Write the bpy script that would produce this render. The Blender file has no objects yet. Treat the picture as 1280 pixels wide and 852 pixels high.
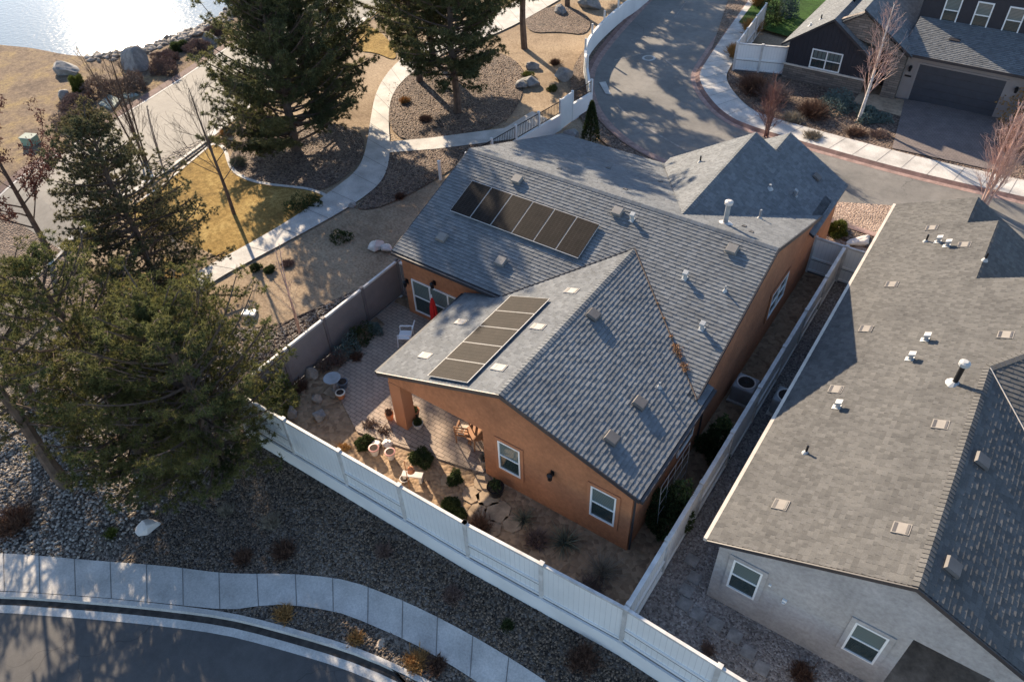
import bpy, bmesh, math, random
import numpy as np
from mathutils import Vector, Matrix
from mathutils.geometry import tessellate_polygon
R_ = math.radians
random.seed(7); rng = np.random.default_rng(7)
scene = bpy.context.scene
COL = scene.collection

# ------------------------------------------------------------------ camera
CAM = np.array((4.798, -12.105, 21.0)); FPX = 944.246
def _rot(a, b, c):
    ca, sa, cb, sb, cc, sc = math.cos(a), math.sin(a), math.cos(b), math.sin(b), math.cos(c), math.sin(c)
    X = np.array([[1,0,0],[0,ca,-sa],[0,sa,ca]]); Y = np.array([[cb,0,sb],[0,1,0],[-sb,0,cb]]); Z = np.array([[cc,-sc,0],[sc,cc,0],[0,0,1]])
    return Z @ Y @ X
_R = _rot(-0.561602898, -0.629230239, -0.796369271)
WC = np.stack([_R[:,1], _R[:,0], -_R[:,2]], 1)      # world -> camera (x right, y down, z forward)
cd = bpy.data.cameras.new('camera'); cam = bpy.data.objects.new('camera', cd); COL.objects.link(cam)
M = Matrix([[*WC[0], 0], [*(-WC[1]), 0], [*(-WC[2]), 0], [0,0,0,1]]).to_3x3().transposed().to_4x4()
M.translation = Vector(CAM); cam.matrix_world = M
cd.sensor_width = 36; cd.lens = FPX / 1280 * 36; cd.clip_end = 1500; cd.clip_start = .1
scene.camera = cam

# ------------------------------------------------------------------ light
SUNV = Vector((-2.0, 1.08, 1.0)).normalized()
el = math.asin(SUNV.z); az = math.atan2(SUNV.x, SUNV.y)
w = bpy.data.worlds.new('World'); scene.world = w; w.use_nodes = True
nt = w.node_tree; bg = nt.nodes['Background']; sky = nt.nodes.new('ShaderNodeTexSky')
sky.sky_type = 'NISHITA'; sky.sun_disc = False; sky.sun_elevation = el; sky.sun_rotation = az; sky.altitude = 1400
nt.links.new(sky.outputs[0], bg.inputs[0]); bg.inputs[1].default_value = .11
sl = bpy.data.lights.new('sun', 'SUN'); so = bpy.data.objects.new('sun', sl); COL.objects.link(so)
sl.energy = 5.0; sl.angle = R_(.6); sl.color = (1, .82, .60); so.rotation_euler = SUNV.to_track_quat('Z', 'Y').to_euler(); so.location = (0,0,40)
vs = scene.view_settings; vs.view_transform = 'Standard'; vs.look = 'None'; vs.exposure = 1.38; vs.gamma = 1; vs.use_curve_mapping = False
scene.cycles.max_bounces = 6; scene.cycles.diffuse_bounces = 3; scene.cycles.glossy_bounces = 2; scene.cycles.transparent_max_bounces = 4

# ------------------------------------------------------------------ ground height and photo points lying on it
def sst(t): t = np.clip(t, 0, 1); return t*t*(3-2*t)
def h(x, y): return -.85*sst((3.-y)/6) - .42*sst((-3-y)/3)
def at(px, py, z=0.):
    d = WC.T @ np.array([(px-640)/FPX, (py-426)/FPX, 1.]); return CAM + (z-CAM[2])/d[2]*d
def G(px, py, dz=0.):
    z = -.4
    for _ in range(12): p = at(px, py, z+dz); z = float(h(p[0], p[1]))
    return Vector((p[0], p[1], z+dz))
def GP(l, dz=0.): return [G(a, b, dz) for a, b in l]
def Y0(px, py, z=0.): return Vector(at(px, py, z))          # point inside a level yard

# ------------------------------------------------------------------ materials
MT = {}
def newmat(name):
    m = bpy.data.materials.new(name); m.use_nodes = True; MT[name] = m
    nt = m.node_tree; return m, nt, nt.nodes['Principled BSDF']
def N(nt, t, **k):
    n = nt.nodes.new(t)
    for a, b in k.items(): setattr(n, a, b)
    return n
def ramp(nt, fac, stops):
    r = N(nt, 'ShaderNodeValToRGB'); e = r.color_ramp.elements
    while len(e) < len(stops): e.new(.5)
    for i, (p, c) in enumerate(stops): e[i].position = p; e[i].color = (*c, 1)
    nt.links.new(fac, r.inputs[0]); return r.outputs[0]
def noise(nt, vec, scale, detail=3, rough=.55):
    n = N(nt, 'ShaderNodeTexNoise'); n.inputs['Scale'].default_value = scale; n.inputs['Detail'].default_value = detail; n.inputs['Roughness'].default_value = rough
    if vec: nt.links.new(vec, n.inputs['Vector'])
    return n.outputs['Fac']
def mix(nt, fac, a, b, mode='MIX'):
    m = N(nt, 'ShaderNodeMix', data_type='RGBA', blend_type=mode)
    for s, v in ((0, fac), (6, a), (7, b)):
        if hasattr(v, 'is_output'): nt.links.new(v, m.inputs[s])
        elif s == 0: m.inputs[0].default_value = v
        else: m.inputs[s].default_value = (*v, 1)
    return m.outputs[2]
def bump(nt, b, hgt, strength=.3, dist=.02, prev=None):
    n = N(nt, 'ShaderNodeBump'); n.inputs['Strength'].default_value = strength; n.inputs['Distance'].default_value = dist
    nt.links.new(hgt, n.inputs['Height'])
    if prev: nt.links.new(prev, n.inputs['Normal'])
    nt.links.new(n.outputs[0], b.inputs['Normal']); return n.outputs[0]
def pos(nt): return N(nt, 'ShaderNodeNewGeometry').outputs['Position']
def simple(name, col, rough=.7, var=.12, sc=3., bsc=0, bst=.2, metal=0., spec=.5, fine=0):
    m, nt, b = newmat(name); p = pos(nt)
    f = noise(nt, p, sc, 5); lo = tuple(c*(1-var*1.6) for c in col); hi = tuple(min(1, c*(1+var*1.3)) for c in col)
    c = ramp(nt, f, [(.3, lo), (.7, hi)])
    if fine:
        g = noise(nt, p, fine, 2, .7); c = mix(nt, .6, c, ramp(nt, g, [(.3, (.55,.55,.55)), (.7, (1.,1.,1.))]), 'MULTIPLY')
    nt.links.new(c, b.inputs['Base Color']); b.inputs['Roughness'].default_value = rough; b.inputs['Metallic'].default_value = metal
    b.inputs['Specular IOR Level'].default_value = spec
    if bsc: bump(nt, b, noise(nt, p, bsc, 4), bst, .01)
    return m
def toned(name, col, rough=.85, spec=.2, lo=.6, sc=.3, varcol=None, trans=0, weather=0):
    """colour times a per-face random tone; optional second colour by large noise"""
    m, nt, b = newmat(name); at_ = N(nt, 'ShaderNodeAttribute', attribute_name='tone')
    base = col if varcol is None else mix(nt, ramp(nt, noise(nt, pos(nt), sc, 3), [(.4, (0,0,0)), (.62, (1,1,1))]), col, varcol)
    c = mix(nt, 1., base, ramp(nt, at_.outputs['Fac'], [(0, (lo,)*3), (1, (1.2 if weather else 1.25,)*3)]), 'MULTIPLY')
    if weather:
        c = mix(nt, weather, c, ramp(nt, noise(nt, pos(nt), .7, 8, .72), [(.32, (.55,.55,.56)), (.5, (.95,.95,.95)), (.72, (1.3,1.28,1.24))]), 'MULTIPLY'); c = mix(nt, .5, c, ramp(nt, noise(nt, pos(nt), 38, 2, .8), [(.3, (.6,.6,.6)), (.7, (1.3,1.3,1.3))]), 'MULTIPLY')
    nt.links.new(c, b.inputs['Base Color']); b.inputs['Roughness'].default_value = rough; b.inputs['Specular IOR Level'].default_value = spec
    if trans:
        t = N(nt, 'ShaderNodeBsdfTranslucent'); nt.links.new(c, t.inputs[0]); ms = N(nt, 'ShaderNodeMixShader'); ms.inputs[0].default_value = trans
        nt.links.new(b.outputs[0], ms.inputs[1]); nt.links.new(t.outputs[0], ms.inputs[2]); nt.links.new(ms.outputs[0], nt.nodes['Material Output'].inputs[0])
    return m
def rocky(name, cols, cell=.09, strength=1., patch=None):
    m, nt, b = newmat(name); p = pos(nt)
    v = N(nt, 'ShaderNodeTexVoronoi'); v.inputs['Scale'].default_value = 1/cell; nt.links.new(p, v.inputs['Vector'])
    sp = N(nt, 'ShaderNodeSeparateColor'); nt.links.new(v.outputs['Color'], sp.inputs[0])
    c = ramp(nt, sp.outputs[0], [(i/(len(cols)-1), k) for i, k in enumerate(cols)])
    big = noise(nt, p, .55, 5, .6); c = mix(nt, .8, c, ramp(nt, big, [(.3, (.62,.6,.6)), (.7, (1.15,1.12,1.1))]), 'MULTIPLY')
    if patch: c = mix(nt, ramp(nt, noise(nt, p, .35, 6, .65), [(.52, (0,0,0)), (.62, (1,1,1))]), c, patch)
    d = N(nt, 'ShaderNodeMath', operation='MULTIPLY'); d.inputs[1].default_value = -1; nt.links.new(v.outputs['Distance'], d.inputs[0])
    nt.links.new(c, b.inputs['Base Color']); b.inputs['Roughness'].default_value = .85; b.inputs['Specular IOR Level'].default_value = .2
    bump(nt, b, d.outputs[0], strength, cell*.8); return m
def brickmat(name, c1, c2, mortar, bw, bh, ms=.02, rough=.8, rotz=0, vertical=False, st=.5):
    m, nt, b = newmat(name); p = pos(nt); mp = N(nt, 'ShaderNodeMapping'); mp.inputs['Rotation'].default_value = (R_(90) if vertical else 0, 0, rotz); nt.links.new(p, mp.inputs[0])
    t = N(nt, 'ShaderNodeTexBrick'); nt.links.new(mp.outputs[0], t.inputs['Vector']); t.inputs['Scale'].default_value = 1
    t.inputs['Color1'].default_value = (*c1,1); t.inputs['Color2'].default_value = (*c2,1); t.inputs['Mortar'].default_value = (*mortar,1)
    t.inputs['Brick Width'].default_value = bw; t.inputs['Row Height'].default_value = bh; t.inputs['Mortar Size'].default_value = ms
    c = mix(nt, .7, t.outputs[0], ramp(nt, noise(nt, p, 1.3, 5), [(.3, (.7,.7,.7)), (.7, (1.1,1.1,1.1))]), 'MULTIPLY')
    nt.links.new(c, b.inputs['Base Color']); b.inputs['Roughness'].default_value = rough
    inv = N(nt, 'ShaderNodeMath', operation='SUBTRACT'); inv.inputs[0].default_value = 1; nt.links.new(t.outputs['Fac'], inv.inputs[1]); bump(nt, b, inv.outputs[0], st, .01); return m

def groundmat():
    m, nt, b = newmat('tan_dirt'); p = pos(nt)
    a = ramp(nt, noise(nt, p, .28, 9, .68), [(.3, (.20,.145,.10)), (.5, (.34,.26,.18)), (.7, (.43,.335,.235))])
    s = ramp(nt, noise(nt, p, 9, 4, .75), [(.35, (.55,.52,.5)), (.6, (1.05,1.05,1.05))]); c = mix(nt, .8, a, s, 'MULTIPLY')
    nt.links.new(c, b.inputs['Base Color']); b.inputs['Roughness'].default_value = .95; b.inputs['Specular IOR Level'].default_value = .1
    bump(nt, b, noise(nt, p, 14, 5, .7), .6, .04)
groundmat()
def grassmat(name, c1, c2, c3):
    m, nt, b = newmat(name); p = pos(nt)
    a = ramp(nt, noise(nt, p, .5, 10, .75), [(.34, c1), (.5, c2), (.66, c3)]); a = mix(nt, .7, a, ramp(nt, noise(nt, p, 4, 4, .8), [(.35, (.6,.58,.55)), (.6, (1.1,1.1,1.1))]), 'MULTIPLY'); s = ramp(nt, noise(nt, p, 22, 3, .8), [(.3, (.5,.5,.5)), (.65, (1.1,1.1,1.1))])
    nt.links.new(mix(nt, .8, a, s, 'MULTIPLY'), b.inputs['Base Color']); b.inputs['Roughness'].default_value = .95; b.inputs['Specular IOR Level'].default_value = .1
    bump(nt, b, noise(nt, p, 25, 4, .8), .8, .05)
grassmat('dormant_grass', (.19,.125,.045), (.33,.215,.07), (.45,.32,.12))
grassmat('shore_grass', (.12,.09,.075), (.25,.185,.13), (.34,.25,.12))
grassmat('green_turf', (.03,.07,.015), (.045,.1,.02), (.06,.13,.03))
rocky('dark_gravel', [(.036,.03,.027), (.085,.072,.062), (.14,.12,.10), (.27,.235,.20), (.065,.052,.045)], .07, 1.)
rocky('river_gravel', [(.10,.09,.08), (.22,.2,.18), (.34,.31,.27), (.15,.14,.13)], .13, 1.)
rocky('brown_mulch', [(.05,.036,.03), (.14,.10,.08), (.25,.19,.145), (.08,.058,.05), (.19,.155,.13)], .09, 1., )
rocky('pink_gravel', [(.20,.14,.11), (.36,.27,.21), (.46,.36,.29), (.25,.18,.15)], .07, .8)
rocky('grey_gravel', [(.11,.10,.095), (.22,.2,.19), (.33,.31,.29), (.15,.13,.12), (.42,.40,.38)], .055, .8)
rocky('yard_dirt', [(.21,.14,.09), (.30,.21,.135), (.38,.27,.175), (.25,.175,.11)], .16, .35)
def asphaltmat(name, lo, hi):
    m, nt, b = newmat(name); p = pos(nt)
    a = ramp(nt, noise(nt, p, .35, 6, .6), [(.3, lo), (.7, hi)]); s = ramp(nt, noise(nt, p, 60, 2, .9), [(.3, (.7,.7,.7)), (.7, (1.25,1.25,1.25))])
    c = mix(nt, .8, a, s, 'MULTIPLY'); wp = N(nt, 'ShaderNodeVectorMath', operation='ADD'); nz = N(nt, 'ShaderNodeTexNoise'); nz.inputs['Scale'].default_value = 1.1; nt.links.new(p, nz.inputs['Vector']); nt.links.new(p, wp.inputs[0]); nt.links.new(nz.outputs['Color'], wp.inputs[1])
    v = N(nt, 'ShaderNodeTexVoronoi', feature='DISTANCE_TO_EDGE'); v.inputs['Scale'].default_value = .32; nt.links.new(wp.outputs[0], v.inputs['Vector'])
    ck = mix(nt, ramp(nt, noise(nt, p, .22, 2), [(.45, (0,0,0)), (.6, (1,1,1))]), (1.,1.,1.), ramp(nt, v.outputs['Distance'], [(.002, (.6,.6,.6)), (.007, (1,1,1))])); c = mix(nt, 1., c, ck, 'MULTIPLY')
    c = mix(nt, .7, c, ramp(nt, noise(nt, p, 2.2, 6, .7), [(.35, (.78,.78,.78)), (.6, (1.1,1.1,1.1))]), 'MULTIPLY')
    nt.links.new(c, b.inputs['Base Color']); b.inputs['Roughness'].default_value = .8; bump(nt, b, noise(nt, p, 50, 3, .8), .4, .01)
asphaltmat('asphalt_dark', (.065,.062,.062), (.10,.094,.09)); asphaltmat('asphalt_pale', (.13,.12,.11), (.18,.168,.15)); asphaltmat('asphalt_mid', (.125,.12,.112), (.20,.188,.172))
simple('concrete', (.54,.515,.48), .85, .15, 1.1, 40, .15, fine=18)
simple('joint', (.16,.15,.14), .9, .1)
simple('red_kerb', (.33,.22,.19), .85, .2, 2.5, 30, .2, fine=9)
simple('red_kerb_dark', (.19,.11,.095), .85, .2, 2.5, 30, .2, fine=9)
simple('stucco_terracotta', (.43,.18,.083), .92, .13, .9, 60, .6, fine=7)
simple('stucco_trim', (.38,.158,.074), .92, .07, .8, 90, .35)
simple('stucco_grey', (.42,.40,.385), .92, .12, .9, 60, .6, fine=7)
simple('stucco_taupe', (.27,.235,.22), .92, .05, .8, 90, .3)
simple('vinyl', (.74,.74,.72), .45, .05, .7, 0)
simple('vinyl_weathered', (.62,.60,.57), .5, .12, 1.6, 0, fine=3)
simple('retaining_stucco', (.74,.73,.71), .8, .05, .8, 50, .2)
simple('fascia', (.035,.032,.035), .5, .1); simple('fascia_light', (.62,.54,.45), .6, .08)
simple('white_paint', (.75,.75,.73), .45, .04); simple('black_metal', (.02,.02,.022), .4, .1, metal=.5, spec=.5)
simple('galvanised', (.30,.31,.32), .6, .1, metal=.3); simple('vent_metal', (.40,.40,.39), .6, .06); simple('vent_dark', (.12,.108,.10), .7, .1); simple('shingle_edge', (.075,.077,.08), .95, .1); simple('seam_tar', (.25,.235,.22), .9, .3, 4); simple('white_resin', (.72,.72,.72), .35, .03)
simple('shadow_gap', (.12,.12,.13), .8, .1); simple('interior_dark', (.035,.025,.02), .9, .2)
simple('ceramic_white', (.56,.51,.47), .4, .06); simple('ceramic_pink', (.42,.20,.17), .5, .1); simple('terracotta_pot', (.42,.16,.07), .8, .1); simple('blue_glaze', (.07,.10,.14), .3, .2)
simple('soil', (.035,.022,.016), .95, .3, 12); simple('cane_wood', (.34,.15,.06), .6, .2, 6); simple('cushion', (.62,.55,.46), .9, .06)
simple('umbrella_red', (.50,.015,.015), .8, .1, 5); simple('bark', (.11,.075,.055), .9, .25, 4, 25, .8); simple('bark_grey', (.22,.18,.155), .9, .2, 4, 25, .5); simple('bark_white', (.58,.54,.50), .8, .25, 6); simple('twig_red', (.20,.11,.09), .85, .2, 3); simple('panel_frame', (.36,.35,.34), .6, .05); simple('twig_pale', (.48,.33,.28), .85, .2, 3)
simple('boulder_tan', (.36,.29,.23), .9, .2, 3, 12, .6, fine=8); simple('boulder_grey', (.27,.26,.25), .9, .2, 3, 12, .6, fine=8); simple('flagstone', (.38,.28,.19), .9, .2, 2.5, 12, .5, fine=6)
simple('utility_green', (.20,.32,.24), .5, .08); simple('pale_green', (.30,.34,.29), .9, .08)
simple('navy_boards', (.022,.022,.030), .6, .1); simple('garage_grey', (.045,.05,.062), .45, .08); simple('door_dark', (.02,.018,.018), .5, .1)
simple('cap_shingle', (.20,.205,.21), .9, .1); simple('hull', (.5,.1,.1), .5)
brickmat('pavers', (.40,.305,.235), (.34,.265,.21), (.17,.13,.10), .30, .16, .012); brickmat('drive_pavers', (.19,.155,.145), (.15,.125,.12), (.09,.075,.07), .24, .14, .01, rotz=.1)
brickmat('ledge_stone', (.24,.19,.155), (.13,.105,.09), (.08,.07,.06), .55, .13, .012, vertical=True)
toned('shingle_grey', (.150,.158,.166), lo=.87, weather=.45); toned('shingle_taupe', (.106,.103,.099), lo=.84, weather=.5); toned('shingle_cool', (.20,.19,.18), lo=.7)
toned('pine_needles', (.10,.115,.045), lo=.45, sc=.55, varcol=(.19,.175,.06), trans=.42)
toned('black_pine_needles', (.09,.105,.05), lo=.45, sc=.5, varcol=(.16,.155,.065), trans=.4)
toned('juniper_leaves', (.095,.10,.055), lo=.45, sc=.6, varcol=(.15,.13,.065), trans=.35)
toned('shrub_green', (.07,.095,.035), lo=.35, trans=.3); toned('shrub_yellow_green', (.12,.14,.03), lo=.45, trans=.2); toned('shrub_brown', (.22,.15,.125), lo=.45); toned('shrub_rust', (.14,.08,.055), lo=.45); toned('leaf_tan', (.36,.19,.09), lo=.5)
toned('dry_stalks', (.30,.26,.20), lo=.5); toned('yucca_leaf', (.16,.17,.12), lo=.5); toned('grass_gold', (.42,.24,.09), lo=.5); toned('twigs_tan', (.24,.17,.13), lo=.5); toned('leaf_red', (.24,.10,.07), lo=.5); toned('sage_leaf', (.13,.18,.165), lo=.5)
toned('stone_bits', (.21,.16,.12), lo=.2); toned('stone_pale', (.36,.32,.28), lo=.35)
def glassmat(name, c1, c2):
    m, nt, b = newmat(name); p = pos(nt); sx = N(nt, 'ShaderNodeSeparateXYZ'); nt.links.new(p, sx.inputs[0])
    wv = N(nt, 'ShaderNodeMath', operation='MULTIPLY'); wv.inputs[1].default_value = 90; nt.links.new(sx.outputs[2], wv.inputs[0])
    sn = N(nt, 'ShaderNodeMath', operation='SINE'); nt.links.new(wv.outputs[0], sn.inputs[0])
    nt.links.new(ramp(nt, sn.outputs[0], [(.0, c1), (.6, c2)]), b.inputs['Base Color']); b.inputs['Roughness'].default_value = .06; b.inputs['Specular IOR Level'].default_value = .9
glassmat('window_glass', (.015,.028,.03), (.045,.065,.062)); glassmat('window_blind', (.07,.10,.10), (.19,.22,.205))
def panelmat():
    m, nt, b = newmat('solar_cells'); tc = N(nt, 'ShaderNodeTexCoord').outputs['UV']; t = N(nt, 'ShaderNodeTexBrick'); t.offset = 0; nt.links.new(tc, t.inputs['Vector']); t.inputs['Scale'].default_value = 1
    t.inputs['Color1'].default_value = (.014,.011,.010,1); t.inputs['Color2'].default_value = (.019,.015,.013,1); t.inputs['Mortar'].default_value = (.05,.045,.042,1); t.inputs['Brick Width'].default_value = .165; t.inputs['Row Height'].default_value = .083; t.inputs['Mortar Size'].default_value = .004
    nt.links.new(mix(nt, .5, t.outputs[0], ramp(nt, noise(nt, pos(nt), 2.5, 5), [(.3,(.6,.6,.6)), (.7,(1.5,1.4,1.3))]), 'MULTIPLY'), b.inputs['Base Color']); b.inputs['Roughness'].default_value = .62; b.inputs['Specular IOR Level'].default_value = .06
panelmat()
def watermat():
    m, nt, b = newmat('pond_water'); p = pos(nt); b.inputs['Base Color'].default_value = (.04,.085,.12,1); b.inputs['Roughness'].default_value = .08; b.inputs['Specular IOR Level'].default_value = .28
    mp = N(nt, 'ShaderNodeMapping'); mp.inputs['Scale'].default_value = (1,1,1); nt.links.new(p, mp.inputs[0])
    bump(nt, b, noise(nt, mp.outputs[0], 2.6, 4, .6), .22, .1)
watermat()

# ------------------------------------------------------------------ mesh helpers
class MB:
    def __init__(s): s.v = []; s.f = []; s.m = []; s.t = []; s.uv = {}
    def face(s, pts, mi=0, tone=.5):
        i = len(s.v); s.v += [tuple(p) for p in pts]; s.f.append(tuple(range(i, i+len(pts)))); s.m.append(mi); s.t.append(tone)
    def hexa(s, c, mi=0, tone=.5):          # 8 corners: bottom 4 ccw, top 4 ccw
        i = len(s.v); s.v += [tuple(p) for p in c]
        for q in ((3,2,1,0),(4,5,6,7),(0,1,5,4),(1,2,6,5),(2,3,7,6),(3,0,4,7)): s.f.append(tuple(i+k for k in q)); s.m.append(mi); s.t.append(tone)
    def box(s, a, b, mi=0, tone=.5):
        x0,y0,z0 = a; x1,y1,z1 = b; s.hexa([(x0,y0,z0),(x1,y0,z0),(x1,y1,z0),(x0,y1,z0),(x0,y0,z1),(x1,y0,z1),(x1,y1,z1),(x0,y1,z1)], mi, tone)
    def bar(s, p, q, wd, ht, z0=None, mi=0):  # upright bar from p to q (3D), width sideways, height up from the line
        p = Vector(p); q = Vector(q); d = (q-p); n = Vector((-d.y, d.x, 0)); n.normalize(); n *= wd/2; u = Vector((0,0,ht))
        s.hexa([p-n, q-n, q+n, p+n, p-n+u, q-n+u, q+n+u, p+n+u], mi)
    def prism(s, poly, ax, a, b, mi=0):      # poly of 2D points extruded along axis ax (0,1,2)
        def P(u, v, k): return {0:(k,u,v),1:(u,k,v),2:(u,v,k)}[ax]
        n = len(poly); tris = tessellate_polygon([[Vector((*p,0)) for p in poly]]); i = len(s.v)
        s.v += [P(*p,a) for p in poly] + [P(*p,b) for p in poly]
        for t in tris: s.f.append(tuple(i+k for k in t)); s.f.append(tuple(i+n+k for k in reversed(t))); s.m += [mi,mi]; s.t += [.5,.5]
        for k in range(n): l = (k+1)%n; s.f.append((i+k,i+l,i+n+l,i+n+k)); s.m.append(mi); s.t.append(.5)
    def tube(s, pts, rad, n=6, mi=0, cap=True, tone=.5):
        pts = [Vector(p) for p in pts]; i0 = len(s.v)
        for k, p in enumerate(pts):
            d = (pts[min(k+1,len(pts)-1)] - pts[max(k-1,0)]); d = d.normalized() if d.length > 1e-9 else Vector((0,0,1))
            a = d.cross(Vector((0,0,1)) if abs(d.z) < .9 else Vector((1,0,0))).normalized(); b = d.cross(a)
            r = rad[k] if hasattr(rad, '__len__') else rad
            for j in range(n): t = 2*math.pi*j/n; s.v.append(tuple(p + a*math.cos(t)*r + b*math.sin(t)*r))
        for k in range(len(pts)-1):
            for j in range(n): j2 = (j+1)%n; s.f.append((i0+k*n+j, i0+(k+1)*n+j, i0+(k+1)*n+j2, i0+k*n+j2)); s.m.append(mi); s.t.append(tone)
        if cap: s.f.append(tuple(i0+j for j in range(n))); s.f.append(tuple(i0+(len(pts)-1)*n+j for j in reversed(range(n)))); s.m += [mi,mi]; s.t += [tone,tone]
    def lathe(s, c, prof, n=20, mi=0):       # prof = [(r,z)...]
        c = Vector(c); i0 = len(s.v)
        for r, z in prof:
            for j in range(n): t = 2*math.pi*j/n; s.v.append((c.x+r*math.cos(t), c.y+r*math.sin(t), c.z+z))
        for k in range(len(prof)-1):
            for j in range(n): j2 = (j+1)%n; s.f.append((i0+k*n+j, i0+k*n+j2, i0+(k+1)*n+j2, i0+(k+1)*n+j)); s.m.append(mi); s.t.append(.5)
        s.f.append(tuple(i0+j for j in reversed(range(n)))); s.f.append(tuple(i0+(len(prof)-1)*n+j for j in range(n))); s.m += [mi,mi]; s.t += [.5,.5]
    def build(s, name, mats, parent=None, smooth=False, bevel=0):
        off = Vector(parent.get('_o', (0,0,0))) if parent else Vector((0,0,0))
        me = bpy.data.meshes.new(name); me.from_pydata([tuple(Vector(v)-off) for v in s.v], [], s.f)
        for m in (mats if isinstance(mats, (list,tuple)) else [mats]): me.materials.append(MT[m])
        me.polygons.foreach_set('material_index', s.m)
        if smooth: me.polygons.foreach_set('use_smooth', [True]*len(s.f))
        if len(set(s.t)) > 1: settone(me, np.array(s.t, dtype=np.float32))
        me.update(); o = bpy.data.objects.new(name, me); COL.objects.link(o)
        if parent: o.parent = parent; o['_o'] = tuple(off)
        if bevel: bv = o.modifiers.new('b', 'BEVEL'); bv.width = bevel; bv.segments = 2; bv.limit_method = 'ANGLE'
        return o
def settone(me, t):
    a = me.attributes.new('tone', 'FLOAT', 'FACE'); a.data.foreach_set('value', t)
def tag(o, label=None, cat=None, group=None, kind=None):
    for k, v in (('label',label),('category',cat),('group',group),('kind',kind)):
        if v: o[k] = v
    return o
def thing(name, label, cat, loc=(0,0,0), group=None, rz=0):
    o = bpy.data.objects.new(name, None); COL.objects.link(o); o.location = loc; o.rotation_euler.z = rz; o.empty_display_size = .3
    o['_o'] = (0.,0.,0.) ; return tag(o, label, cat, group)
def wthing(name, label, cat, loc, group=None):      # parts are written in world coordinates
    o = thing(name, label, cat, loc, group); o['_o'] = tuple(loc); return o
def copy_tree(o, parent=None):
    c = o.copy(); COL.objects.link(c); c.parent = parent
    for ch in [x for x in COL.objects if x.parent == o]: copy_tree(ch, c)
    return c
def struct(o): o['kind'] = 'structure'; return o
def npmesh(name, V, F, mats, parent=None, tone=None, mi=None):
    me = bpy.data.meshes.new(name); k = F.shape[1]; me.vertices.add(len(V)); me.vertices.foreach_set('co', V.astype(np.float32).ravel())
    me.loops.add(F.size); me.loops.foreach_set('vertex_index', F.astype(np.int32).ravel()); me.polygons.add(len(F)); me.polygons.foreach_set('loop_start', np.arange(0, F.size, k, dtype=np.int32))
    for m in (mats if isinstance(mats, (list,tuple)) else [mats]): me.materials.append(MT[m])
    if mi is not None: me.polygons.foreach_set('material_index', mi)
    if tone is not None: settone(me, tone.astype(np.float32))
    me.update(calc_edges=True); o = bpy.data.objects.new(name, me); COL.objects.link(o)
    if parent: o.parent = parent; o['_o'] = parent.get('_o', (0,0,0))
    return o

# sheets draped on the ground
def resamp(P, n):
    P = [Vector(p).to_2d() for p in P]; L = [0]
    for a, b in zip(P, P[1:]): L.append(L[-1]+(b-a).length)
    out = []
    for i in range(n):
        t = L[-1]*i/(n-1); k = 0
        while k < len(P)-2 and L[k+1] < t: k += 1
        out.append(P[k].lerp(P[k+1], (t-L[k])/max(L[k+1]-L[k],1e-9)))
    return out
def smooth_line(P, it=2):
    P = [Vector(p).to_2d() for p in P]
    for _ in range(it):
        Q = [P[0]]
        for a, b in zip(P, P[1:]): Q += [a.lerp(b,.25), a.lerp(b,.75)]
        P = Q+[P[-1]]
    return P
def offset(P, d):
    P = [Vector(p).to_2d() for p in P]; out = []
    for i, p in enumerate(P):
        t = (P[min(i+1,len(P)-1)]-P[max(i-1,0)]).normalized(); out.append(p+Vector((-t.y,t.x))*d)
    return out
def ribbon(name, A, B, mat, dz=.01, n=80, m=4, dzB=None, parent=None, flat=None):
    A = resamp(A, n); B = resamp(B, n); mb = MB(); dzB = dz if dzB is None else dzB
    g = [[(lambda p, t: (p.x, p.y, (float(h(p.x,p.y)) if flat is None else flat)+dz+(dzB-dz)*t))(a.lerp(b, j/m), j/m) for j in range(m+1)] for a, b in zip(A, B)]
    for i in range(n-1):
        for j in range(m): mb.face([g[i][j], g[i+1][j], g[i+1][j+1], g[i][j+1]])
    o = mb.build(name, mat, parent)
    bm = bmesh.new(); bm.from_mesh(o.data); bmesh.ops.remove_doubles(bm, verts=bm.verts, dist=1e-4); bmesh.ops.recalc_face_normals(bm, faces=bm.faces)
    if bm.faces and sum(f.normal.z for f in bm.faces) < 0: bmesh.ops.reverse_faces(bm, faces=bm.faces)
    bm.to_mesh(o.data); bm.free(); return o
def sheet(name, P, mat, z=None, dz=.01, thick=0):
    P = [Vector(p).to_2d() for p in P]; tris = tessellate_polygon([[Vector((*p,0)) for p in P]]); mb = MB()
    zz = lambda p: z if z is not None else float(h(p.x,p.y))+dz
    for t in tris:
        q = [P[k] for k in t]; c = (q[1]-q[0]).to_3d().cross((q[2]-q[0]).to_3d()).z
        if c < 0: q.reverse()
        mb.face([(p.x,p.y,zz(p)) for p in q])
    return mb.build(name, mat)
def pip(x, y, P):
    r = np.zeros(len(x), bool); n = len(P)
    for i in range(n):
        x1, y1 = P[i][0], P[i][1]; x2, y2 = P[(i+1)%n][0], P[(i+1)%n][1]
        if y1 == y2: continue
        c = ((y1 > y) != (y2 > y)) & (x < (x2-x1)*(y-y1)/(y2-y1)+x1); r ^= c
    return r

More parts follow.
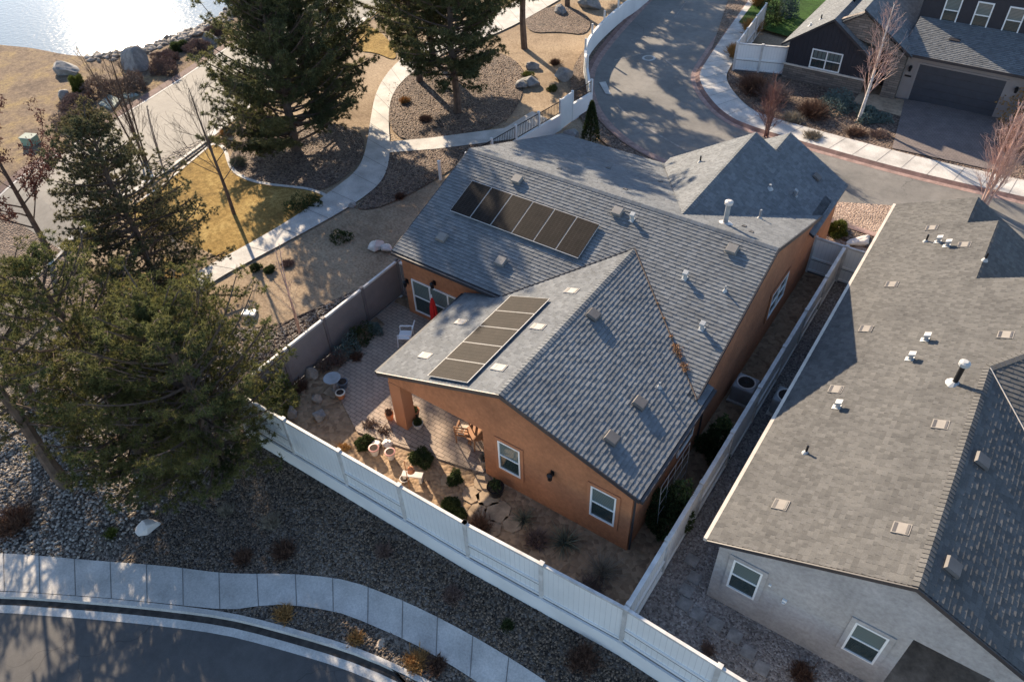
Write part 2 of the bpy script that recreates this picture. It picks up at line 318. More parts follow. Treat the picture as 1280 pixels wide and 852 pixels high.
# ------------------------------------------------------------------ vegetation helpers
def unit(v): return v/np.maximum(np.linalg.norm(v, axis=1, keepdims=True), 1e-9)
def blades(P, D, size, nb, wd, spread=.9, bias=.6):
    """needle / leaf blades: one triangle each, nb per tuft"""
    n = len(P)*nb; p = np.repeat(P, nb, 0); d = unit(np.repeat(D, nb, 0)*bias + rng.normal(size=(n,3))*spread*.6)
    L = (size if np.isscalar(size) else np.repeat(size, nb))*rng.uniform(.6, 1.15, n); a = unit(np.cross(d, rng.normal(size=(n,3))))
    V = np.empty((n,3,3)); V[:,0] = p+a*wd*.5; V[:,1] = p-a*wd*.5; V[:,2] = p+d*L[:,None]
    tone = np.clip(np.repeat(rng.uniform(0,1,len(P)), nb)*.55+rng.uniform(0,.45,n), 0, 1)
    return V.reshape(-1,3), np.arange(n*3).reshape(-1,3), tone
def pine(name, label, base, H, R, crown0, mat='pine_needles', seed=0, group=None, step=.42, limbs=6, size=.26, nb=15, wd=.035, lean=(0,0), trunk_r=.2, drop=.16, prof=None, sub=.42, bark='bark', up=.15, dens=1.):
    r = np.random.default_rng(seed); base = Vector(base); t = thing(name, label, 'tree', base, group)
    tr = MB(); top = Vector((lean[0]*H, lean[1]*H, H)); ax = lambda z: Vector((top.x*z/H+.05*math.sin(z*1.3+seed), top.y*z/H+.05*math.cos(z*1.1+seed), z))
    tr.tube([ax(z) - Vector((0,0,.3 if z == 0 else 0)) for z in np.linspace(0, H*.98, 14)], [trunk_r*(1-.9*k/13)**.9 + .012 for k in range(14)], 8)
    P = []; D = []; z = crown0
    prof = prof or (lambda u: math.sin(math.pi*min(1, .18+u*.86))**.7)
    while z < H*.985:
        u = (z-crown0)/(H-crown0); rad = R*prof(u)
        for k in range(limbs):
            if r.random() < drop: continue
            a = r.uniform(0, 2*math.pi); L = rad*r.uniform(.62, 1.18); z0 = z + r.uniform(-.25,.25); s0 = ax(z0); rise = up + .75*u + r.uniform(-.15,.2)
            dirv = Vector((math.cos(a), math.sin(a), 0)); pts = []
            m = max(3, int(L/.4))
            side = Vector((-dirv.y, dirv.x, 0))*r.uniform(-.25,.25)
            for i in range(m+1): q = i/m; pts.append(s0 + dirv*L*q + side*L*q*q + Vector((0,0,rise*L*q*(.5+.5*q)-.18*L*q*(1-q))))
            tr.tube(pts, [max(.012, .02+trunk_r*.22*(1-i/m)*(L/max(R,.1))) for i in range(m+1)], 4, cap=False)
            for i in range(1, m+1):
                q = i/m
                if q < .25: continue
                for sgn in (-1, 1, 0):
                    if sgn and r.random() < .12: continue
                    sd = (dirv*.75 + Vector((-dirv.y, dirv.x, 0))*sgn*.8 + Vector((0,0,r.uniform(-.05,.4)))).normalized(); sL = (.25+.5*L*sub*(1.15-q))*r.uniform(.7,1.3)
                    e = pts[i]+sd*sL; tr.tube([pts[i], e], [.012,.006], 3, cap=False)
                    ns = max(2, int(sL/.17*dens))
                    for j in range(ns): P.append(pts[i].lerp(e, (j+1)/ns) + Vector(r.normal(size=3)*.05)); D.append(sd+Vector((0,0,.35)))
                    for j in range(2): P.append(e + Vector(r.normal(size=3)*.07)); D.append(sd+Vector((0,0,.5)))
        z += step*r.uniform(.75,1.25)
    P.append(ax(H)); D.append(Vector((0,0,1)))
    tr.build('trunk', bark, t)
    V, F, T = blades(np.array(P), np.array(D), size, nb, wd, 1.6, .45); npmesh('crown', V, F, mat, t, T); return t
def barebranches(mb, p, d, L, r0, depth, r, spread=.55, upb=.3, n=4, kids=(3,5), out=None):
    pts = [p]; dd = d.copy(); m = 4
    for i in range(m): dd = (dd + Vector(r.normal(size=3))*.09 + Vector((0,0,upb*.12))).normalized(); pts.append(pts[-1]+dd*L/m)
    mb.tube(pts, [max(.0045, r0*(1-.62*i/m)) for i in range(m+1)], n if r0 > .02 else 3, cap=False)
    if out is not None and depth <= 1: out += pts[1:]
    if depth == 0: return
    for k in range(int(r.integers(kids[0], kids[1]+1))):
        q = r.uniform(.25, 1.); i = min(m-1, int(q*m)); s = pts[i].lerp(pts[i+1], q*m-i); nd = (dd + Vector(r.normal(size=3))*spread + Vector((0,0,upb))).normalized()
        barebranches(mb, s, nd, L*r.uniform(.45,.7), r0*.45, depth-1, r, spread, upb, n, kids, out)
def baretree(name, label, base, H, trunk_r, crown0, spread=.6, seed=0, bark='bark_grey', twig='bark_grey', stems=1, group=None, limbs=14, leaf=None, nleaf=0, width=1., depth=2):
    r = np.random.default_rng(seed); t = thing(name, label, 'tree', base, group); tr = MB(); br = MB(); out = []
    for s in range(stems):
        ln = Vector((r.uniform(-.14,.14), r.uniform(-.14,.14), 1)).normalized() if stems > 1 else Vector((r.uniform(-.02,.02), r.uniform(-.02,.02), 1)).normalized()
        o = Vector((r.uniform(-.15,.15), r.uniform(-.15,.15), 0))*(stems > 1); Hs = H*r.uniform(.8,1); pts = [o+ln*Hs*q + Vector((math.sin(q*5+s),math.cos(q*4+s),0))*.04 for q in np.linspace(0,1,9)]; pts[0].z -= .3
        tr.tube(pts, [trunk_r*(1-.9*i/8)+.008 for i in range(9)], 7)
        for k in range(limbs):
            q = crown0/H + (1-crown0/H)*(k+r.uniform(0,1))/limbs*.97; i = min(7, int(q*8)); p = pts[i].lerp(pts[i+1], q*8-i); a = r.uniform(0, 2*math.pi)
            d = Vector((math.cos(a)*spread, math.sin(a)*spread, 1-spread*.5)).normalized(); L = H*.3*width*(1.15-q)*r.uniform(.7,1.2)
            barebranches(br, p, d, L, trunk_r*.35*(1.1-q), depth, r, .45, .3, 4, (3,5), out)
    tr.build('trunk', bark, t); br.build('branches', twig, t)
    if leaf:
        idx = r.integers(0, len(out), nleaf); P = np.array([out[i] for i in idx])+r.normal(size=(nleaf,3))*.07; V, F, T = blades(P, np.zeros((nleaf,3))+(0,0,.2), .09, 3, .06); npmesh('leaves', V, F, leaf, t, T)
    return t
def shrub(name, label, base, rx, rz, mat, seed=0, kind='leafy', group=None, n=None, size=.08, cat='shrub', wd=.03, ry=None):
    r = np.random.default_rng(seed+100); t = thing(name, label, cat, base, group); n = n or int(350*rx*rx/.25+150); ry = ry or rx
    if kind == 'leafy':      # leaves through an uneven rounded volume
        d = unit(r.normal(size=(n,3))); d[:,2] = np.abs(d[:,2])*.95+.02; lump = 1+.24*np.sin(d[:,0]*4.3+seed)+.2*np.cos(d[:,1]*5.1+seed*2)+.14*np.sin(d[:,2]*8+seed); rr = r.uniform(.55,1,n)**.6*lump
        P = d*rr[:,None]*np.array([rx,ry,rz*1.0]); V, F, T = blades(P, d, size, 6, wd)
    elif kind == 'twiggy':   # fine stems spraying from the base
        d = unit(np.stack([r.normal(size=n)*.55*rx/max(rz,.01)*1.2, r.normal(size=n)*.55*ry/max(rz,.01)*1.2, r.uniform(.5,1,n)], 1)); L = r.uniform(.6,1,n)*rz*1.15
        p0 = r.normal(size=(n,3))*np.array([rx*.25,ry*.25,0]); q = p0+d*(L*.5)[:,None]
        V1, F1, T1 = blades(p0, d*3, L, 2, .022, .35, 1.); V2, F2, T2 = blades(q, d*2, L*.6, 4, .016, .8, 1.); V = np.concatenate([V1,V2]); F = np.concatenate([F1, F2+len(V1)]); T = np.concatenate([T1,T2])
    else:                    # spiky rosette of long blades
        d = unit(np.stack([r.normal(size=n), r.normal(size=n), np.abs(r.normal(size=n))*.8+.15], 1)); p0 = r.normal(size=(n,3))*.05; V, F, T = blades(p0, d*3, rx*1.1, 1, wd, .15, 1.)
    npmesh('foliage', V, F, mat, t, T)
    st = MB(); st.tube([(0,0,-.05),(0,0,rz*.5)], [.03,.015], 5); st.build('stem', 'bark', t); return t
def rock(name, label, base, sx, sy, sz, mat, seed=0, group=None, cat='boulder', rz=0., sub=3):
    r = np.random.default_rng(seed+50); bm = bmesh.new(); bmesh.ops.create_icosphere(bm, subdivisions=sub, radius=1)
    ks = [(Vector(r.normal(size=3)).normalized(), r.uniform(.5,.82)) for _ in range(14)]
    for v in bm.verts:
        c = v.co.copy()
        for nn, lim in ks:
            dd = c.dot(nn)
            if dd > lim: c -= nn*(dd-lim)*.95
        v.co = Vector((c.x*sx, c.y*sy, (c.z*.9+.3)*sz)) + Vector(r.normal(size=3))*.008
    me = bpy.data.meshes.new(name); bm.to_mesh(me); bm.free(); me.materials.append(MT[mat]); o = bpy.data.objects.new(name, me); COL.objects.link(o); o.location = base; o.rotation_euler.z = rz
    return tag(o, label, cat, group)
def stones(name, label, P2, smin, smax, mat, dz=.1, zf=None):
    n = len(P2); s = rng.uniform(smin, smax, n); base = np.array([(1,0,0),(0,1,0),(-1,0,0),(0,-1,0),(0,0,.8),(0,0,-.6)],float); F = np.array([(0,1,4),(1,2,4),(2,3,4),(3,0,4),(1,0,5),(2,1,5),(3,2,5),(0,3,5)])
    a = rng.uniform(0, 6.28, n); ca, sa = np.cos(a), np.sin(a); asp = rng.uniform(.6, 1, n)
    V = np.repeat(base[None], n, 0)*rng.uniform(.7,1.2,(n,6,3)); V[:,:,1] *= asp[:,None]; V[:,:,2] *= .7; x = V[:,:,0]*ca[:,None]-V[:,:,1]*sa[:,None]; y = V[:,:,0]*sa[:,None]+V[:,:,1]*ca[:,None]
    V = np.stack([x,y,V[:,:,2]],2)*s[:,None,None]; z = (h(P2[:,0],P2[:,1]) if zf is None else np.full(n, zf))+dz+s*.2; V += np.stack([P2[:,0],P2[:,1],z],1)[:,None]
    FF = (F[None]+np.arange(n)[:,None,None]*6).reshape(-1,3); o = npmesh(name, V.reshape(-1,3), FF, mat, None, np.repeat(rng.uniform(0,1,n), 8)); return tag(o, label, 'gravel', None, 'stuff')

# ------------------------------------------------------------------ shingled roof planes
def clipp(poly, nx, ny, c):      # keep nx*u+ny*v <= c
    out = []
    for i in range(len(poly)):
        a = poly[i]; b = poly[(i+1)%len(poly)]; da = nx*a[0]+ny*a[1]-c; db = nx*b[0]+ny*b[1]-c
        if da <= 0: out.append(a)
        if (da < 0 < db) or (db < 0 < da): t = da/(da-db); out.append((a[0]+(b[0]-a[0])*t, a[1]+(b[1]-a[1])*t))
    return out
def shingles(mb, O, u, v, polys, expo=.143, seed=0, thick=.016, lam=.007, wmin=.11, wmax=.26):
    """O on the eave, u along it, v up the slope (unit vectors); polys convex, in (u,v) metres"""
    r = np.random.default_rng(seed); O = Vector(O); u = Vector(u).normalized(); v = Vector(v).normalized(); n = u.cross(v)
    if n.z < 0: n = -n
    us = [p[0] for q in polys for p in q]; vs_ = [p[1] for q in polys for p in q]; u0, u1 = min(us)-1, max(us)+1
    k = int(math.floor(min(vs_)/expo))
    while k*expo < max(vs_):
        a, b = k*expo, (k+1)*expo; x = u0 + r.uniform(0,.3); hi = True
        tabs = []
        while x < u1: wd = r.uniform(wmin, wmax); tabs.append((x, x+wd, (thick+lam*r.uniform(.7,1.2)) if hi else thick, r.uniform(0,1))); hi = not hi; x += wd
        for q in polys:
            rowp = clipp(clipp(q, 0, 1, b), 0, -1, -a)
            if len(rowp) < 3: continue
            lo, hi_ = min(p[0] for p in rowp), max(p[0] for p in rowp)
            for x0, x1, th, tn in tabs:
                if x1 <= lo or x0 >= hi_: continue
                pc = rowp
                if x0 > lo: pc = clipp(pc, -1, 0, -x0)
                if x1 < hi_: pc = clipp(pc, 1, 0, x1)
                if len(pc) < 3: continue
                top = [O+u*p[0]+v*p[1]+n*(th*(b-p[1])/expo+.001) for p in pc]; mb.face(top, 0, tn)
                # butt and side edges
                cu = [p for p in pc if abs(p[1]-a) < 1e-6]
                if len(cu) >= 2:
                    e0 = min(cu); e1 = max(cu); A = O+u*e0[0]+v*e0[1]; B = O+u*e1[0]+v*e1[1]; mb.face([A-n*.004, B-n*.004, B+n*(th+.001), A+n*(th+.001)], 1, tn*.5)
                if th > thick:
                    for xe in (x0, x1):
                        ce = sorted([p for p in pc if abs(p[0]-xe) < 1e-6], key=lambda p: p[1])
                        if len(ce) >= 2: A = O+u*ce[0][0]+v*ce[0][1]; B = O+u*ce[-1][0]+v*ce[-1][1]; mb.face([A, B, B+n*.001, A+n*(th+.001)], 1, tn*.5)
        k += 1
def slab(mb, O, u, v, poly, t=.10, mi=1, up=-.006):
    O = Vector(O); u = Vector(u).normalized(); v = Vector(v).normalized(); n = u.cross(v)
    if n.z < 0: n = -n
    P = [O+u*p[0]+v*p[1]+n*up for p in poly]; B = [p-Vector((0,0,t)) for p in P]; k = len(P)
    mb.face(P, mi); mb.face(B[::-1], mi)
    for i in range(k): j = (i+1)%k; mb.face([P[i], B[i], B[j], P[j]], mi)
class Plane:
    """roof plane: eave line along x or y at coordinate e, height z, rising with slope s toward +/-"""
    def __init__(s, axis, e, z, sl, sgn): s.ax, s.e, s.z, s.s, s.g = axis, e, z, sl, sgn; s.c = 1/math.sqrt(1+sl*sl)
    def Z(s, x, y): q = (x if s.ax == 'y' else y); return s.z + s.s*(q-s.e)*s.g
    def fr(s):
        if s.ax == 'y': return (s.e,0,s.z), (0,1,0), (s.g,0,s.s)
        return (0,s.e,s.z), (1,0,0), (0,s.g,s.s)
    def uv(s, x, y): return ((y, (x-s.e)*s.g/s.c) if s.ax == 'y' else (x, (y-s.e)*s.g/s.c))
    def cover(s, sh, sb, polys, seed, **k):
        O, u, v = s.fr(); q = []
        for P in polys:
            L = [s.uv(*p) for p in P]
            ar = sum(L[i][0]*L[(i+1)%len(L)][1]-L[(i+1)%len(L)][0]*L[i][1] for i in range(len(L)))
            q.append(L if ar > 0 else L[::-1])
        shingles(sh, O, u, v, q, seed=seed, **k)
        for L in q: slab(sb, O, u, v, L)
    def pt(s, x, y, up=0): return Vector((x, y, s.Z(x,y)+up))
def ridgecap(mb, a, b, wd=.14, s1=.35, s2=.35, sidev=None, expo=.14):
    a = Vector(a); b = Vector(b); d = b-a; L = d.length; d.normalize(); sv = Vector((-d.y, d.x, 0)).normalized(); k = int(L/expo)
    for i in range(k):
        p = a+d*(i*L/k); q = a+d*((i+1)*L/k); tn = random.random(); u0 = Vector((0,0,.035)); u1 = Vector((0,0,.018))
        for sg, sl in ((1,s1),(-1,s2)):
            dn = sv*sg*wd - Vector((0,0,wd*sl)); f = [p+u0, q+u1, q+dn+u1, p+dn+u0]
            if sg == 1: f.reverse()
            mb.face(f, 0, tn); 
            mb.face([p+u0, p+dn+u0, p+dn, p], 0, tn*.4)

# ------------------------------------------------------------------ the setting
gx = np.unique(np.concatenate([np.linspace(-400,-60,12), np.linspace(-60,40,51), np.linspace(40,300,10)])); gy = np.unique(np.concatenate([np.linspace(-200,-30,8), np.linspace(-30,10,41), np.linspace(10,80,20), np.linspace(80,500,12)]))
XX, YY = np.meshgrid(gx, gy, indexing='ij'); ZZ = h(XX, YY)-.03
nx_, ny_ = XX.shape; V = np.stack([XX,YY,ZZ],2).reshape(-1,3); I = (np.arange(nx_-1)[:,None]*ny_+np.arange(ny_-1)[None]).ravel()
V_pond = None
# keep the pond bed below the water
PONDPX = [(-80,45),(0,57),(40,60),(75,68),(110,72),(150,69),(180,64),(200,57),(232,46),(262,32),(290,20),(310,-5),(340,-30)]
pond_edge = smooth_line([Vector(at(*p)) for p in PONDPX], 2)
pond = pond_edge + [Vector((-55,120)), Vector((-250,160)), Vector((-260,-20))]
struct(npmesh('ground', V, np.stack([I, I+ny_, I+ny_+1, I+1], 1), 'tan_dirt'))
pw = struct(sheet('pond', pond, 'pond_water', z=.004))
# bank of the pond : brown grass
bank = [p for p in resamp(pond_edge, 40)]
kerbF = [at(*p) for p in ((-200,358),(27,213),(158,134.5),(220,96.5),(296,45.5),(420,-35),(520,-100))]
struct(ribbon('pond_bank', offset(bank, -.0), [Vector(p).to_2d() for p in kerbF], 'shore_grass', .02, 60, 6))
# pond road
rF = [at(*p) for p in ((-200,362),(27,219),(158,140.5),(220,102),(296,51),(420,-29),(520,-95))]; rN = [at(*p) for p in ((-150,460),(13.6,342),(46,323),(204,216),(272,166),(306,139),(400,68),(520,-22),(600,-80))]
struct(ribbon('pond_road', rF, rN, 'asphalt_pale', .012, 60, 4))
struct(ribbon('pond_road_kerb', kerbF, rF, 'red_kerb_dark', .10, 60, 2, dzB=.03)); struct(ribbon('pond_road_gutter', offset(rN, .45), rN, 'concrete', .02, 60, 2)); struct(ribbon('pond_road_kerb', rN, offset(rN, -.18), 'concrete', .10, 60, 1))
struct(ribbon('pond_road_gutter', offset(rF, -.0), offset(rF, -.16), 'concrete', .02, 60, 2))

# lawn and walks west of the house
walkL = smooth_line([G(*p) for p in ((120,425),(231.5,353),(357.5,280),(420,235),(447,214),(457.5,190),(462,157),(470,112),(495,78),(530,55),(560,38),(620,18),(680,-20))], 2)
walkR = smooth_line([G(*p) for p in ((160,425),(231.5,379),(401.8,280),(454,248.6),(481,224.7),(488.5,190.7),(485,145),(490,118),(508,96),(540,75),(575,58),(630,40),(700,0))], 2)
struct(ribbon('walkway', walkL, walkR, 'concrete', .045, 120, 2))
bA = [G(*p) for p in ((486,178),(540,173),(631,161),(665,140))]; bB = [G(*p) for p in ((487,191.5),(545,187),(640,175),(690,152))]
struct(ribbon('walkway', bA, bB, 'concrete', .049, 40, 2))
def joints(A, B, n, k0, dz, mat='joint', step=1):
    A = resamp(A, n); B = resamp(B, n); mb = MB()
    for i in range(k0, n-1, step):
        a, b = A[i], B[i]; t = Vector((-(b-a).y, (b-a).x)).normalized()*.012
        mb.face([(*(a-t), float(h(a.x,a.y))+dz), (*(b-t), float(h(b.x,b.y))+dz), (*(b+t), float(h(b.x,b.y))+dz), (*(a+t), float(h(a.x,a.y))+dz)])
    return mb.build('walkway_joint', mat)
struct(joints(walkL, walkR, 26, 1, .052)); 
lawnE = [G(*p) for p in ((160,262),(201,235),(262,184),(268,181),(276,184),(281,192),(283,201),(288,213),(299,222),(316.6,229),(340,233),(361,235),(385,238),(400,243),(408,248))]
lawnW = [G(*p) for p in ((110,380),(231.5,353),(300,313),(357.5,280),(402,250))]
tag(sheet('lawn', smooth_line(lawnE, 1) + [Vector(p).to_2d() for p in lawnW[::-1]], 'dormant_grass', dz=.02), 'golden dormant lawn between the pond road and the walkway', 'grass', None, 'stuff')
le = smooth_line(lawnE[2:], 2); struct(ribbon('lawn_edging', le, offset(le, .2), 'concrete', .05, 80, 1)); struct(ribbon('lawn_edging', [G(*p) for p in ((160,262),(201,235),(262,184))], offset([G(*p) for p in ((160,262),(201,235),(262,184))], .12), 'concrete', .05, 20, 1))
lawn2 = [G(*p) for p in ((446,28),(478,40),(497,68),(492,76),(470,66),(445,64))]; tag(sheet('lawn', smooth_line(lawn2+lawn2[:1], 2), 'dormant_grass', dz=.022), 'small golden lawn patch between the dark pine and the tall pines', 'grass', None, 'stuff')
def bed(label, px, mat, dz=.03, it=2, cat='gravel'):
    P = [G(*p) for p in px]; return tag(sheet('gravel_bed', smooth_line(P+P[:1], it)[:-1], mat, dz=dz), label, cat, None, 'stuff')
bed('brown mulch bed under the tall pines beside the walkway', ((484,108),(510,90),(560,68),(610,60),(655,80),(655,120),(630,158),(560,172),(487,178)), 'brown_mulch', .03)
bed('brown mulch bed south of the branch walkway by the house corner', ((487,192),(560,186),(650,170),(600,190),(520,240),(470,262),(440,262),(470,235)), 'brown_mulch', .031)
bed('grey rock bed curving round the dark pine', ((286,200),(300,175),(345,150),(400,150),(455,165),(455,195),(440,215),(405,240),(360,232),(315,226),(292,215)), 'brown_mulch', .032)
0 and bed('dark gravel strip along the outside of the side fence', ((497,318),(470,325),(400,370),(340,430),(292,486),(280,480),(260,440),(300,400),(350,390),(400,350),(440,300),(490,262)), 'brown_mulch', .033)
bed('dark rock bed along the pond road under the bare trees', ((255,185),(205,222),(180,215),(195,200),(268,168)), 'river_gravel', .031)
bed('rock bed at the top by the curving wall', ((655,20),(700,5),(740,20),(735,45),(700,40),(660,42)), 'brown_mulch', .03)

# street behind the house
cW = [G(*p) for p in ((960,-160),(880,-65),(816,0),(777,41),(749,77),(742,99),(743.5,118),(753,143),(787,177),(834,201),(900,235),(960,255),(1036,271),(1098,291),(1190,322),(1300,352))]
cE = [G(*p) for p in ((1040,-130),(970,-60),(920,10.6),(890,51),(872.5,77),(863,91.5),(863.5,105.6),(876,127),(899,150),(931.7,165),(1013,189),(1143,225),(1280,256),(1450,296))]
cW = smooth_line(cW, 2); cE = smooth_line(cE, 2)
struct(ribbon('rear_street', cW, cE, 'asphalt_mid', .012, 120, 4))
struct(ribbon('street_gutter', offset(cW, 0), offset(cW, -.35), 'red_kerb', .018, 120, 1, dzB=.03)); struct(ribbon('street_kerb', offset(cW, -.35), offset(cW, -.6), 'red_kerb_dark', .03, 120, 1, dzB=.13)); 
struct(ribbon('street_gutter', offset(cE, 0), offset(cE, .28), 'red_kerb', .018, 120, 1, dzB=.03)); struct(ribbon('street_kerb', offset(cE, .28), offset(cE, .55), 'red_kerb_dark', .03, 120, 1, dzB=.13)); 
struct(ribbon('street_sidewalk', offset(cE, .55), offset(cE, 2.2), 'concrete', .13, 120, 2)); jn = struct(joints(offset(cE, .55), offset(cE, 2.2), 60, 1, .136))
struct(ribbon('planting_strip', offset(cW, -.6), offset(cW, -1.5), 'brown_mulch', .10, 120, 1))
tl = MB()
def crack(px, wd=.05):
    P = smooth_line([G(*p) for p in px], 2); A = offset(P, wd/2); B = offset(P, -wd/2)
    for i in range(len(P)-1): tl.face([(*A[i],.018),(*B[i],.018),(*B[i+1],.018),(*A[i+1],.018)])
# front street
simple('gutter_dark_strip', (.045,.038,.033), .95, .4, 5)  # uneven dark strip between the kerb face and the concrete gutter
kl = smooth_line([G(*p, .12) for p in ((-320,752),(-200,738),(0,738),(60,742),(130,747),(212,755),(291,765),(360,783),(430,803),(480,822),(530,846),(600,885),(680,950),(760,1060))], 2)
def extend(P, L):
    d = (P[-1]-P[-2]).normalized(); return P+[P[-1]+d*L*k/6 for k in range(1,7)]
kl = extend(kl, 60)
struct(ribbon('front_street', offset(kl, -13), kl, 'asphalt_dark', .0, 60, 4))
struct(ribbon('street_kerb', kl, offset(kl, -.16), 'concrete', .125, 110, 1)); struct(ribbon('street_kerb', offset(kl, -.16), offset(kl, -.19), 'concrete', .125, 110, 1, dzB=.02)); struct(ribbon('gutter_dark_strip', offset(kl, -.19), offset(kl, -.40), 'gutter_dark_strip', .022, 110, 1)); struct(ribbon('street_gutter', offset(kl, -.38), offset(kl, -.66), 'concrete', .02, 110, 1, dzB=.008))
fwU = smooth_line([G(*p, .12) for p in ((-320,700),(-150,692),(0,690),(60,695),(120,700.5),(212,707),(274,716),(320,717),(363,716),(430,722.7),(464.5,734.7),(512,753.6),(553.6,774),(598,798),(649.5,829),(684,852),(760,905),(860,1000))], 2)
fwU = extend(fwU, 45)
fwL = smooth_line([G(*p, .12) for p in ((-320,750),(-150,738),(0,737.4),(60,741.4),(130,746.4),(212,754.4),(291,763),(325,756),(363,754.6),(430,765.6),(454,776.5),(505.6,798),(550,822),(598,852),(680,915),(760,1000))], 2)
fwL = extend(fwL, 45)
fb = [(-60,-3.05),(-14.2,-3.05),(-9,-3.02),(-4,-2.88),(1.2,-2.62),(6,-2.75),(12,-2.9),(30,-3.2)]
struct(ribbon('sidewalk', fwU, fwL, 'concrete', .13, 110, 2)); struct(joints(fwU, fwL, 62, 1, .136))
struct(ribbon('front_bed_ground', [Vector(p) for p in fb], [Vector(p).to_2d() for p in kl], 'dark_gravel', .10, 90, 8))
struct(ribbon('side_bed_ground', [Vector((-60,-3.05)), Vector((-14.2,-3.05))], [Vector((-60,1.)), Vector((-22,-.6)), Vector((-17.4,1.2)), Vector((-16.2,4.5)), Vector((-15.2,7.5)), Vector((-14.2,7.5))], 'brown_mulch', .045, 30, 6))

# level yards behind the front fence
yd = [(-14.15,-3.0),(-9,-2.95),(-4,-2.82),(1.2,-2.58),(1.2,17.0),(-13.0,17.0),(-13.0,5.6),(-14.15,5.6)]
struct(sheet('yard_ground', yd, 'yard_dirt', z=.012)); struct(sheet('neighbour_yard_ground', [(1.2,-2.6),(6,-2.72),(12,-2.88),(30,-3.15),(30,22),(1.2,16.8)], 'grey_gravel', z=.014))
struct(sheet('patio', [(-14.1,5.2),(-14.1,4.05),(-13.45,3.9),(-13.2,.55),(-12.6,.35),(-11.9,-.25),(-10.4,-1.02),(-8.0,-.42),(-5.5,-.02),(-5.4,5.2)], 'pavers', z=.055))
pe = MB(); 
for a, b in (((-13.2,.55),(-11.9,-.25)),((-11.9,-.25),(-10.4,-1.02)),((-10.4,-1.02),(-5.5,-.02))): pe.bar((*a,.012),(*b,.012),.10,.05)
struct(pe.build('patio_edging', 'pavers'))
sp = [G(*p) for p in ((1036,262),(1098,281),(1113,262),(1240,300),(1240,340),(1060,330),(1010,300))]
struct(sheet('front_yard_gravel', [(0.2,16.6),(6,17),(9,22),(2.6,24.2),(-1.0,22.6)], 'pink_gravel', z=.02))
struct(sheet('driveway', [(.35,29.25),(5.65,29.6),(5.0,36.1),(-.55,35.5),(-.2,33.2)], 'drive_pavers', z=.14))
struct(sheet('porch_walk', [(-3.0,33.6),(-.1,33.2),(-.4,35.4),(-3.0,35.2)], 'flagstone', z=.12))
struct(ribbon('entry_bed_ground', offset(cE, 2.25), [Vector((-20,60)),Vector((-13,36)),Vector((-8,35)),Vector((6,35.6)),Vector((14,36))], 'brown_mulch', .10, 60, 6))
struct(sheet('green_turf', [(-13.4,41.8),(-9.6,41),(-8.6,48),(-12,55),(-15,55)], 'green_turf', z=.19))

# ------------------------------------------------------------------ windows, lamps and vents
def window(parent, ax, plane, a0, a1, z0, z1, cols=1, rows=2, fw=.055, trim=None, tw=.12, out=-1, name='window', frame='white_paint'):
    """window on a wall: ax 'y' = wall facing -y (out -1); ax 'x' = wall facing +x (out +1)"""
    f = MB(); g = MB(); d = out
    def B(mb, u0, u1, w0, w1, d0, d1):
        lo, hi = sorted((plane+d*d0, plane+d*d1))
        if ax == 'y': mb.box((u0,lo,w0),(u1,hi,w1))
        else: mb.box((lo,u0,w0),(hi,u1,w1))
    B(f,a0,a1,z0,z0+fw,.0,.05); B(f,a0,a1,z1-fw,z1,.0,.05); B(f,a0,a0+fw,z0+fw,z1-fw,.0,.05); B(f,a1-fw,a1,z0+fw,z1-fw,.0,.05)
    for c in range(1, cols): m = a0+(a1-a0)*c/cols; B(f,m-fw*.5,m+fw*.5,z0+fw,z1-fw,.0,.045)
    for r in range(1, rows): m = z0+(z1-z0)*r/rows; B(f,a0+fw,a1-fw,m-fw*.4,m+fw*.4,.0,.04)
    wf = f.build(name, frame, parent); B(g,a0+.02,a1-.02,z0+.02,(z0+z1)/2,.002,.012); B(g,a0+.02,a1-.02,(z0+z1)/2,z1-.02,.002,.012); g.m[6:] = [1]*6; g.build('pane', ['window_glass','window_blind'], wf)
    if trim:
        t = MB(); B(t,a0-tw,a1+tw,z0-tw,z0,.0,.04); B(t,a0-tw,a1+tw,z1,z1+tw,.0,.04); B(t,a0-tw,a0,z0,z1,.0,.04); B(t,a1,a1+tw,z0,z1,.0,.04); t.build('trim', trim, wf)
    return wf
def wall_lamp(parent, x, y, z):
    m = MB(); m.box((x-.06,y-.03,z-.10),(x+.06,y,z+.12)); m.tube([(x,y-.03,z+.08),(x,y-.16,z+.12)], .02, 6); m.lathe((x,y-.17,z-.18), [(.03,0),(.07,.03),(.09,.24),(.11,.26),(.03,.33)], 8); return m.build('wall_lamp', 'black_metal', parent)
def on(pl, x, y): return Vector((x, y, pl.Z(x,y)))
def frame(pl):
    O, u, v = pl.fr(); u = Vector(u); v = Vector(v).normalized(); n = u.cross(v); n = n if n.z > 0 else -n; return u, v, n
